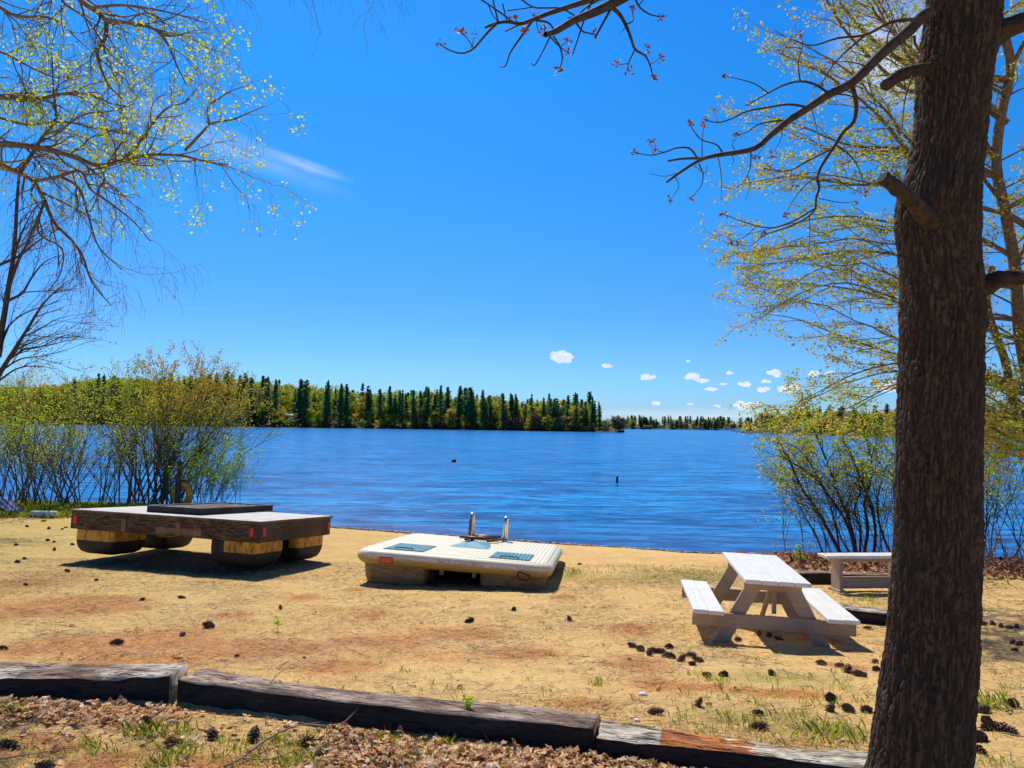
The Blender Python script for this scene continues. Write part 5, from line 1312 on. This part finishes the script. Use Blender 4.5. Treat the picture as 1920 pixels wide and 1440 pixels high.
def cloud(px, py, w, h, label, group=None, n=9):
    D = 3500.; c = PY(px, py, D); s = D / F; VV = []; FF = []; k0 = 0
    for k in range(n):
        x = rng.uniform(-.62, .62) * w / 2; fr = 1 - (abs(x) / (w / 2)) ** 2; r_ = h * .5 * rng.uniform(.4, .8) * (.35 + .65 * fr)
        z = rng.uniform(-.22, .25 * fr) * h; sc3 = np.array([r_ * 1.6, r_ * 2, r_]) * s
        d = 1 + .45 * fbm(SV[:, 0] * 2 + k * 9, SV[:, 1] * 2, SV[:, 2] * 2 + px, 3); V = SV * d[:, None] * sc3 + np.array([x, rng.uniform(-.3, .3) * w, z]) * s
        VV.append(V); FF.append(SF + k0); k0 += len(V)
    o = mesh_obj('cloud', np.concatenate(VV), np.concatenate(FF), MAT['cloud'], None, True); o.location = c
    o.visible_shadow = True
    tag(o, label, 'cloud', group)
for a in [(1051, 669, 50, 26, 'largest puffy white cloud alone left of the other clouds', None), (1136, 686, 32, 10, 'small flat cloud right below the largest lone cloud', None), (1215, 707, 40, 13, 'flat white cloud above the gap beyond the wooded point', None),
          (1298, 706, 30, 15, 'left half of the paired puffy clouds high in mid right sky', None), (1318, 714, 28, 11, 'lower right half of the paired puffy clouds', None), (1395, 721, 36, 14, 'white cloud in the group left of the shrub top', None), (1430, 731, 32, 11, 'small cloud just below right of the group near the shrub', None),
          (1447, 701, 48, 17, 'long white cloud touching the shrub twigs at upper right', None), (1436, 715, 24, 8, 'thin sliver cloud under the long white cloud', None), (1332, 729, 30, 9, 'small flat cloud beneath the paired clouds', None), (1231, 756, 20, 9, 'tiny low cloud over the notch in the distant treeline', None),
          (1402, 760, 62, 19, 'wide low cloud beside the shrub near the horizon', None), (1370, 699, 20, 7, 'faint tiny cloud between the paired clouds and long cloud', None), (1345, 761, 20, 6, 'faint low sliver cloud left of the wide low cloud', None), (1293, 758, 14, 5, 'tiny faint dot of cloud low over the distant trees', None),
          (1480, 728, 60, 18, 'white cloud partly hidden behind the upper shrub twigs', None), (1660, 725, 70, 26, 'white cloud seen through branches left of the big trunk', None), (1356, 720, 16, 6, 'tiny wisp cloud between the two middle cloud groups', None), (1540, 700, 60, 16, 'pale cloud hidden among the maple twigs', None), (1289, 677, 14, 5, 'tiny faint cloud above the paired clouds', None)]:
    cloud(*a)

# ================================================================== GROUND DETAIL
def cone_mesh(seed, L=.14, Rm=.034):
    r = np.random.default_rng(seed); mb = MB(); mb.tube([(x, 0, 0) for x in np.linspace(-L / 2, L / 2, 8)], [.004, .008, .010, .010, .009, .008, .006, .003], 8)
    n = 52
    for k in range(n):
        f_ = (k + .5) / n; a = k * 2.39996; x = -L / 2 + L * f_; rr = Rm * (math.sin(math.pi * min(1, f_ * .86 + .12)) ** .7) * r.uniform(.85, 1.15)
        u = np.array([0, math.cos(a), math.sin(a)]); v = np.array([0, -math.sin(a), math.cos(a)]); ax = np.array([1, 0, 0])
        tip = u * rr * 1.12 + ax * (x + .010 + .012 * r.random()); base = u * .008 + ax * x; w = rr * .42
        mid = u * rr * .7 + ax * (x + .004); th = .0022
        V = [base - v * w * .3, base + v * w * .3, mid + v * w, tip + v * w * .5 + ax * .002, tip - v * w * .5 + ax * .002, mid - v * w]
        V = np.array(V); V2 = V + ax * th * 1.5 + u * th
        mb.add(np.concatenate([V, V2]), [(0, 1, 2, 3, 4, 5), (11, 10, 9, 8, 7, 6)] + [(i, (i + 1) % 6 + 0, (i + 1) % 6 + 6, i + 6)[::-1] for i in range(6)])
    return np.concatenate(mb.v), mb.f
cones_me = [mkmesh('pine_cone', cone_mesh(300 + i, *s), MAT['cone']) for i, s in enumerate([(.14, .034), (.12, .036), (.16, .033), (.10, .032)])]
CL = {
 'left': ('dark open pine cone on the sand left of the wooden raft', [(51,984),(82,974),(92,988),(117,989),(123,986),(90,1010),(101,1013),(31,1019),(136,1018),(102,1028),(32,1051),(46,1045)]),
 'frontraft': ('dark pine cone on the sand in front of the wooden raft', [(127,1069),(258,1062),(47,1094),(180,1085),(267,1122),(340,1118)]),
 'mid': ('small pine cone on open sand in front of the cream raft', [(881,1162),(1068,1160),(964,1141),(592,1145)]),
 'heap': ('pine cone in the heap lying left in front of the picnic table', [(1187,1211),(1202,1217),(1218,1226),(1227,1220),(1238,1221),(1247,1229),(1260,1231),(1277,1237),(1294,1228),(1297,1244),(1310,1237),(1256,1212)]),
 'table': ('pine cone lying in the shade under the picnic table', [(1442,1190),(1424,1188),(1383,1198),(1460,1196)]),
 'below': ('pine cone on sand between picnic table and the timber edging', [(1324,1264),(1358,1264),(1447,1262),(1309,1320),(1423,1337),(1420,1363)]),
 'nearoak': ('pine cone on sand just left of the big trunk', [(1557,1309),(1557,1329),(1592,1330),(1626,1331),(1541,1243),(1573,1247),(1612,1264),(1590,1257),(1644,1255),(1640,1240)]),
 'right': ('pine cone on the ground right of the big trunk', [(1842,1168),(1861,1168),(1877,1173),(1891,1175),(1906,1174),(1899,1203),(1910,1206),(1903,1218),(1851,1352),(1856,1363),(1884,1368),(1902,1320),(1842,1331),(1838,1384),(1830,1405)]),
 'front': ('pine cone among dead leaves in front of the dark timber', [(270,1355),(399,1380),(474,1384),(583,1395),(667,1399),(598,1418)]),
}
ONE = {(526,1138): 'small round pine cone above the green sprout in mid sand', (393,1173): 'large fat pine cone alone on sand left of the green sprout', (342,1189): 'small pine cone just left below the large fat cone', (217,1206): 'long pine cone on orange needles above the left timber',
       (3,1215): 'pine cone cut off at left edge above the timber', (571,1231): 'tiny cone chip on sand above the dark timber', (1228,1335): 'lone spiky pine cone just above the pale timber', (326,1393): 'round pine cone beside the grass tuft below the left timber', (15,1399): 'pine cone at lower left corner of the ground',
       (87,1437): 'pine cone at the bottom edge at lower left', (1086,1055): 'tiny pine cone right of the cream raft', (1626,1175): 'flat pine cone by the grey timber left of the trunk', (443,1229): 'half buried cone scrap on orange needles above the middle timber'}
SZ = {(393,1173): 1.55, (217,1206): 1.35, (571,1231): .4, (592,1145): .35, (443,1229): .6}
def put_cone(px, py, label, group):
    p = G(px, py + 4); s = SZ.get((px, py), rng.uniform(.75, 1.1)) * .76; me = cones_me[int(rng.integers(4))]
    o = bpy.data.objects.new('pine_cone', me); C.objects.link(o)
    o.location = (p[0], p[1], p[2] + .022 * s); o.rotation_euler = (rng.uniform(0, 6), rng.uniform(-.25, .25) + (1.2 if rng.random() < .18 else 0), rng.choice([0, math.pi]) + rng.normal(0, .7)); o.scale = (s, s * 1.05, s * 1.05)
    tag(o, label, 'pine cone', group)
for k, (lab, L) in CL.items():
    for (x, y) in L: put_cone(x, y, lab, lab.replace('pine cone', 'pine cones').replace('small ', ''))
for (x, y), lab in ONE.items(): put_cone(x, y, lab, None)

# pine needles (stuff)
def needles(name, n, region, mat, Ls, wdt, label, dens=None):
    x = rng.uniform(region[0], region[1], n * 4); y = region[2] + (region[3] - region[2]) * rng.random(n * 4) ** 1.6
    keep = np.abs(x / y) < .78
    if dens is not None: keep &= rng.random(len(x)) < dens(x, y)
    x, y = x[keep][:n], y[keep][:n]; n = len(x); z = g(x, y)
    a = rng.uniform(0, 6.28, n); L = rng.uniform(*Ls, n) / 2; d = np.stack([np.cos(a) * L, np.sin(a) * L, rng.normal(0, .06, n) * L * 2], 1); w = np.stack([-np.sin(a), np.cos(a), rng.normal(0, .5, n)], 1) * (wdt * (.7 + .12 * y))[:, None]
    c = np.stack([x, y, z + .006 + rng.uniform(0, .008, n)], 1); V = np.stack([c - d - w * .5, c - d + w * .5, c + d + w * .5, c + d - w * .5], 1)
    o = mesh_obj(name, V.reshape(-1, 3), np.arange(4 * n).reshape(-1, 4), mat); tag(o, label, 'litter', kind='stuff')
MO = None
def dens_o(x, y):
    i = np.clip(np.searchsorted(gx, x), 0, nx - 1); j = np.clip(np.searchsorted(gy, y), 0, ny - 1); return np.clip((mo[j, i] - .15) * 1.1, 0.0, 1) * (y > tline(x) - 1.3)
def dens_t(x, y): return np.clip(.5 + fbm(x * 1.2, y * 1.2, 4.4, 3) * 1.4, .12, 1)
needles('pine_needles', 42000, (-8, 8, 3, 12.5), MAT['needle_o'], (.05, .11), .0016, 'orange fallen pine needles in patches over the sand', dens_o)
needles('dry_needles', 70000, (-9, 9.5, 3, 13.5), MAT['needle_t'], (.03, .09), .0018, 'tan and brown dry needles and plant scraps strewn over the sand', dens_t)

# dead leaves (stuff)
def leaf_tpl(k):
    r = np.random.default_rng(k); out = []; n = 9
    prof_ = [(0, .02), (.12, .18), (.25, .42), (.33, .22), (.45, .48), (.56, .24), (.7, .40), (.82, .2), (1, .0)]
    mid = [(x, 0, .12 * math.sin(x * 3.1) * r.uniform(-1, 1.6)) for x, _ in prof_]
    cu = r.uniform(.1, .9)
    Lf = [(x + .03, w * .75 * r.uniform(.8, 1.2), cu * w * .8 + r.normal(0, .05)) for x, w in prof_]; Rt = [(x + .03, -w * .75 * r.uniform(.8, 1.2), cu * w * r.uniform(.2, 1) + r.normal(0, .05)) for x, w in prof_]
    V = np.array(mid + Lf + Rt); Fs = [(i, i + 1, n + i + 1, n + i) for i in range(n - 1)] + [(i + 1, i, 2 * n + i, 2 * n + i + 1) for i in range(n - 1)]
    return V, np.array(Fs)
LT_ = [leaf_tpl(i) for i in range(8)]
def leaf_litter(name, pts, mat, size, label, lift=.01):
    VV = []; FF = []; k0 = 0
    for p in pts:
        V, Fs = LT_[int(rng.integers(8))]; s = size * rng.uniform(.55, 1.25)
        Rm = euler(rng.normal(0, .34) + (math.pi if rng.random() < .5 else 0), rng.normal(0, .32), rng.uniform(0, 6.28))
        W_ = (V - [.5, 0, .1]) * s @ Rm.T; W_[:, 2] += -W_[:, 2].min() * .7
        VV.append(W_ + p + [0, 0, lift]); FF.append(Fs + k0); k0 += len(V)
    o = mesh_obj(name, np.concatenate(VV), np.concatenate(FF), mat); tag(o, label, 'dead leaves', kind='stuff')
pts = []
while len(pts) < 2700:
    x = rng.uniform(-3.6, 2.2); d = abs(rng.normal(0, .34)); y = tline(x) - .05 - d
    w = 1.0
    if x < -1.0: w = .75 * (np.clip(1 - abs(x + 2.6) / 1.1, .15, 1)) if d < .32 else .12
    if x > -1.0: w = 1 if d < .6 else .35
    if x < -1.9 and -2.1 < x and d > .1: w *= .5
    if rng.random() > w * (.45 + .8 * (float(vn(x * 3, y * 3)) + .5)): continue
    z = float(g(x, y)); pts.append((x, y, z + rng.uniform(0, .02) * (d < .4)))
leaf_litter('leaf_litter', pts, MAT['litter'], .058, 'drift of curled tan and brown dead oak leaves in front of the timbers')
pts = []
while len(pts) < 2600:
    x = rng.normal(7.3, 2.3); y = rng.normal(13.4, .75)
    if x < 4.3 or y < 12.2 or y > ys(x) - .2: continue
    pts.append((x, y, float(g(x, y)) + rng.uniform(0, .05)))
leaf_litter('leaf_litter', pts, MAT['litter_red'], .13, 'reddish brown dead leaves covering the bank behind the bench')
pts = [(p[0], p[1], float(g(p[0], p[1]))) for p in [G(rng.uniform(100, 350), rng.uniform(1225, 1240)) for _ in range(40)] + [G(rng.uniform(0, 1900), 1130 + 300 * rng.random() ** .7) for _ in range(90)]]
leaf_litter('scattered_leaves', pts, MAT['litter'], .05, 'few pale dead leaves scattered over the sand', .004)
# shoreline pebbles and debris
def pebbles(name, n, mat, label, fn, s0, s1):
    VV = []; FF = []; k0 = 0; V0, F0 = sphere_mesh(7, 5)
    for _ in range(n):
        x, y = fn(); s = rng.uniform(s0, s1); V = V0 * np.array([s, s * rng.uniform(.6, 1), s * rng.uniform(.4, .7)]) * (1 + .15 * rng.normal(0, 1, (len(V0), 1)) * 0) ; V = V @ euler(z=rng.uniform(0, 6)).T
        VV.append(V + [x, y, float(g(x, y)) + s * .2]); FF.append(F0 + k0); k0 += len(V)
    o = mesh_obj(name, np.concatenate(VV), np.concatenate(FF), mat, smooth=True); tag(o, label, 'pebbles', kind='stuff')
MAT['pebble'] = m_leaf('pebble_mix', [(.08, .06, .05), (.22, .17, .13), (.4, .34, .28), (.05, .04, .035)], 0)
def fn():
    x = rng.uniform(-9, 9); return x, ys(x) - abs(rng.normal(0.02, .22)) + .03
pebbles('shore_pebbles', 2600, MAT['pebble'], 'dark wetted pebbles and scraps along the waterline', fn, .02, .065)
def fn2():
    p = rng.uniform(-6, 7); y = 3.2 + 9 * rng.random() ** 1.4; return p * y / 8, y
pebbles('pebbles', 500, MAT['pebble'], 'small pebbles and dark crumbs scattered over the sand', fn2, .003, .010)

# grass (stuff)
def grass(name, tufts, mat, label):
    P = []; H = []
    for (x, y, n, h, sp) in tufts:
        P.append(np.stack([x + rng.normal(0, sp, n), y + rng.normal(0, sp * .7, n)], 1)); H.append(np.full(n, h))
    P = np.concatenate(P); H = np.concatenate(H) * rng.uniform(.4, 1.15, len(P)); n = len(P); z = g(P[:, 0], P[:, 1])
    a = rng.uniform(0, 6.28, n); ln = rng.uniform(.15, .9, n); d = np.stack([np.cos(a) * ln * H, np.sin(a) * ln * H, H], 1); w = np.stack([-np.sin(a), np.cos(a), 0 * a], 1) * (.0011 + .00022 * P[:, 1])[:, None]
    c = np.stack([P[:, 0], P[:, 1], z], 1); m_ = c + d * [.35, .35, .6]; tp = c + d * [1, 1, .95]
    V = np.stack([c - w, c + w, m_ + w * .8, tp, m_ - w * .8], 1).reshape(-1, 3)
    o = mesh_obj(name, V, np.arange(5 * n).reshape(-1, 5), mat); tag(o, label, 'grass', kind='stuff')
TF = [(277,1377,130,.10,.07),(339,1375,70,.08,.05),(313,1428,90,.09,.06),(558,1430,150,.08,.09),(15,1340,120,.10,.07),(627,1408,70,.06,.06),(713,1390,90,.07,.05),(923,1415,60,.06,.05),(1123,1285,60,.07,.03),(963,1235,16,.05,.02),(755,1260,24,.05,.04),(770,1430,90,.07,.07),
      (1037,1230,16,.05,.03),(1188,1312,14,.06,.02),(1587,1385,170,.10,.11),(1541,1370,60,.07,.06),(1364,1348,30,.07,.03),(1856,1322,140,.12,.09),(1488,1273,18,.06,.02),(1302,1266,24,.06,.03),(1569,1312,14,.06,.02),(1417,1356,24,.06,.05),(1334,1274,22,.06,.03),(1615,1316,30,.06,.05),
      (1073,1076,26,.13,.06),(1225,1084,60,.07,.12),(1310,1086,60,.07,.10),(1352,1090,50,.06,.06),(1620,1126,40,.09,.09),(1630,1136,26,.06,.09),(1264,1073,50,.07,.2),(1343,1078,40,.07,.12),(1500,1350,30,.05,.12),(1480,1400,70,.06,.14),(1300,1390,30,.05,.1),(880,1430,90,.06,.16),(1000,1435,50,.06,.1),(520,1395,50,.07,.08),(840,1400,20,.08,.03),
      (1890,1290,20,.06,.05),(1886,1292,20,.05,.03),(1280,1186,12,.05,.03),(1030,1180,10,.05,.02),(1840,1430,60,.06,.08),(1200,1140,12,.05,.02),(1590,1118,16,.09,.03),(560,1395,80,.08,.1),(300,1400,60,.05,.15),(420,1405,60,.06,.1)]
tf = []
for (x, y, n, h, sp) in TF: p = G(x, y); tf.append((p[0], p[1], int(n * .8), h * .72, sp))
for _ in range(130):
    p = G(rng.uniform(600, 1900), rng.uniform(1080, 1430)); tf.append((p[0], p[1], int(rng.integers(2, 9)), .045, .02))
for _ in range(50):
    p = G(rng.uniform(0, 900), rng.uniform(1385, 1440)); tf.append((p[0], p[1], int(rng.integers(4, 18)), .05, .04))
for _ in range(90):
    p = G(rng.uniform(1270, 1620), rng.uniform(1270, 1420)); tf.append((p[0], p[1], int(rng.integers(3, 10)), .05, .04))
grass('grass', tf, MAT['grass'], 'small green grass tufts sprouting from the sand')
tf = []
for _ in range(1500):
    px = rng.uniform(-60, 300); py = rng.uniform(940, 971); p = PZ(px, py, -.87); tf.append((p[0], p[1], 12, .15, .14))
for _ in range(120):
    p = PZ(rng.uniform(1060, 1500), rng.uniform(1062, 1090), -.75); tf.append((p[0], p[1], 5, .05, .1))
grass('grass_bank', tf, MAT['grass'], 'rough green grass strip at the foot of the left shrubs')

# sprouts
def sprout(px, py, h, label, nl=7):
    p = G(px, py); t = empty('seedling', p); tag(t, label, 'seedling'); mb = MB(); mb.tube([(0, 0, -.01), (.004, 0, h * .5), (0, 0, h)], [.0035, .003, .002], 6); mb.build('stem', MAT['green_leaf'], t)
    P = []
    for k in range(nl):
        P += [(0, 0, h * (.25 + .75 * k / nl))] * 2
    V, Fq = leaf_quads(np.array(P) + rng.normal(0, .002, (len(P), 3)), h * .45, -.9, .45); mesh_obj('leaves', V, Fq, MAT['green_leaf'], t)
sprout(520, 1184, .13, 'upright green seedling alone in the middle of the sand'); sprout(256, 1190, .07, 'small bright seedling above the long pine cone at left'); sprout(873, 1352, .12, 'leafy green seedling growing in front of the dark timber', 12)
sprout(981, 1392, .07, 'small seedling among dead leaves under the dark timber', 8); sprout(119, 1205, .03, 'tiny yellow green seedling near the left timber'); sprout(1383, 1150, .05, 'small weed in the grass left of the picnic table') if False else None
# sticks
def stick(pts, r_, label, kids=()):
    P = [G(x, y) + [0, 0, .012 + z] for x, y, z in pts]; mb = MB(); Q = smoothpath(P, 16); mb.tube(Q, np.linspace(r_, r_ * .4, 16), 6)
    for kp in kids:
        Pk = [G(x, y) + [0, 0, .012 + z] for x, y, z in kp]; mb.tube(smoothpath(Pk, 8), np.linspace(r_ * .6, r_ * .3, 8), 5)
    o = mb.build('stick', MAT['stick'], None, smooth=True); tag(o, label, 'stick')
MAT['stick'] = m_twig('dry_stick', (.34, .25, .17), .3)
stick([(420, 1443, 0), (452, 1430, .01), (500, 1402, .03), (560, 1382, .05), (640, 1372, .03), (690, 1340, .10)], .006, 'long pale forked stick lying on the leaves at bottom', [[(455, 1430, .01), (510, 1432, .01), (550, 1420, .02), (640, 1418, .02)], [(560, 1382, .05), (600, 1365, .02)]])
stick([(0, 1428, 0), (60, 1420, .005), (140, 1408, .005)], .004, 'thin pale stick lying at the lower left corner')
stick([(225, 1345, 0), (232, 1365, .01), (236, 1382, .01)], .009, 'short bark covered stick below the left timber')
stick([(485, 1322, .02), (512, 1300, .07), (545, 1286, .12)], .004, 'bare twig leaning up against the dark timber', [[(500, 1313, .03), (515, 1312, .03)]])
stick([(723, 1350, .02), (750, 1352, .06), (775, 1368, .01)], .003, 'thin curved twig among leaves in front of the middle timber')
stick([(1400, 1344, 0), (1440, 1348, .005), (1475, 1360, .005)], .003, 'slim straw coloured twig near the two dark cones')
stick([(1455, 1258, 0), (1500, 1270, .004), (1560, 1290, .004)], .004, 'long pale stick below the picnic table')
stick([(1885, 1338, 0), (1905, 1335, .005), (1925, 1336, .005)], .005, 'grey stick at the right edge near the grass tuft')
stick([(1880, 1378, 0), (1905, 1385, .005), (1925, 1388, .005)], .005, 'brown stick at lower right edge below the cones')
stick([(20, 1075, 0), (40, 1085, .005), (75, 1078, .005)], .004, 'bent dry twig on the sand left of the raft shadow')
for (x, y, s, lab) in ((175, 1399, .016, 'small tan round stone at lower left'), (323, 1356, .022, 'grey stone among leaves below the timber joint'), (1112, 1243, .014, 'small tan stone in the middle sand'), (1205, 1304, .022, 'flat white stone chip near the pale timber'), (1195, 1352, .014, 'white pebble touching the pale timber'), (1277, 1073, .02, 'white chip near the shore behind the table')):
    p = G(x, y); V = SV * np.array([s * 1.3, s, s * .65]) * (1 + .2 * fbm(SV[:, 0] * 1.5 + x, SV[:, 1] * 1.5, SV[:, 2] * 1.5, 2))[:, None]
    o = mesh_obj('stone', V, SF, MAT['white_foam'] if 'white' in lab else MAT['stone'], smooth=True); o.location = p + [0, 0, s * .3]; tag(o, lab, 'stone')
# ------------------------------------------------------------------ world & sun
def world():
    sc = bpy.context.scene; w = bpy.data.worlds.new('World'); sc.world = w; w.use_nodes = True; nt = w.node_tree
    bg = nt.nodes['Background']
    sky = nt.nodes.new('ShaderNodeTexSky'); sky.sky_type = 'NISHITA'; sky.sun_disc = False
    sky.sun_elevation = R(51); sky.sun_rotation = R(-17); sky.air_density = 1.0; sky.dust_density = .3; sky.ozone_density = 2.5; sky.altitude = 200
    hs = nd(nt, 'ShaderNodeHueSaturation', Saturation=1.3, Value=1.0); nt.links.new(sky.outputs[0], hs.inputs['Color'])
    tc = nt.nodes.new('ShaderNodeTexCoord')
    col = hs.outputs[0]
    col = mix(nt, 1.0, col, (SKYT), 'MULTIPLY')
    sz = nt.nodes.new('ShaderNodeSeparateXYZ'); nt.links.new(tc.outputs['Generated'], sz.inputs[0])
    tr_ = ramp(nt, sz.outputs[2], [(0, (.35, .38, .56)), (.14, (.325, .40, .53)), (.28, (.25, .49, .55)), (.42, (.19, .54, .62)), (.50, (.17, .53, .66)), (.62, (.11, .24, .31)), (1, (.07, .14, .19))])  # unseen upper sky darkened to cut fill light and deepen shadows
    col = mix(nt, 1.0, col, tr_, 'MULTIPLY'); col = mix(nt, 1.0, col, (2, 2, 2), 'MULTIPLY')
    def patch(col, px, py, wu, wv, rot, amt, colr, nscale=6, stretch=(1, 1, 1), thr=(.35, .75)):
        c = unit(ray(px, py)); a = unit(np.cross(c, [0, 0, 1.])); b = np.cross(a, c); b = -b if b[2] < 0 else b
        rot = -rot; ca, sa = math.cos(rot), math.sin(rot); A = a * ca + b * sa; B = -a * sa + b * ca
        def dot(v):
            n = nt.nodes.new('ShaderNodeVectorMath'); n.operation = 'DOT_PRODUCT'; nt.links.new(tc.outputs['Generated'], n.inputs[0]); n.inputs[1].default_value = tuple(v); return n.outputs['Value']
        u = math_(nt, 'MULTIPLY', dot(A), F / wu); v = math_(nt, 'MULTIPLY', dot(B), F / wv)
        d2 = math_(nt, 'ADD', math_(nt, 'MULTIPLY', u, u), math_(nt, 'MULTIPLY', v, v))
        fr = math_(nt, 'SUBTRACT', 1.0, d2, True); fr = math_(nt, 'MULTIPLY', math_(nt, 'MULTIPLY', fr, fr), math_(nt, 'GREATER_THAN', dot(c), 0))
        cb = nt.nodes.new('ShaderNodeCombineXYZ'); nt.links.new(u, cb.inputs[0]); nt.links.new(v, cb.inputs[1])
        n = noise(nt, cb.outputs[0], nscale, 5, .6); n = ramp(nt, n, [(thr[0], (0, 0, 0)), (thr[1], (1, 1, 1))])
        f_ = math_(nt, 'MULTIPLY', math_(nt, 'MULTIPLY', fr, n), amt, True)
        return mix(nt, f_, col, colr)
    wh = (8.5, 9.0, 9.6)
    col = patch(col, 420, 268, 260, 34, .27, .42, (6, 7.5, 10), 2.0, thr=(.2, .7))
    col = patch(col, 575, 310, 95, 13, .24, .45, (6.5, 8, 10), 1.5, thr=(.1, .6))
    col = patch(col, 1685, 100, 130, 110, .3, 1.1, wh, 1.3, thr=(.2, .75))
    col = patch(col, 1330, 778, 420, 17, -.01, .75, (7, 8.2, 9.8), 1.2, thr=(.1, .6))
    nt.links.new(col, bg.inputs['Color']); bg.inputs['Strength'].default_value = .1
    s = bpy.data.lights.new('sun', 'SUN'); s.energy = 5.0; s.angle = R(.5); s.color = (1, .94, .82)
    so = bpy.data.objects.new('sun', s); C.objects.link(so)
    az, el = R(-17), R(51)
    v = Vector((math.sin(az) * math.cos(el), math.cos(az) * math.cos(el), math.sin(el)))
    so.rotation_euler = v.to_track_quat('Z', 'Y').to_euler()
    sc.view_settings.view_transform = 'Standard'; sc.view_settings.look = 'None'; sc.view_settings.exposure = 0
SKYT = (.62, 1.0, 1.25)
world()
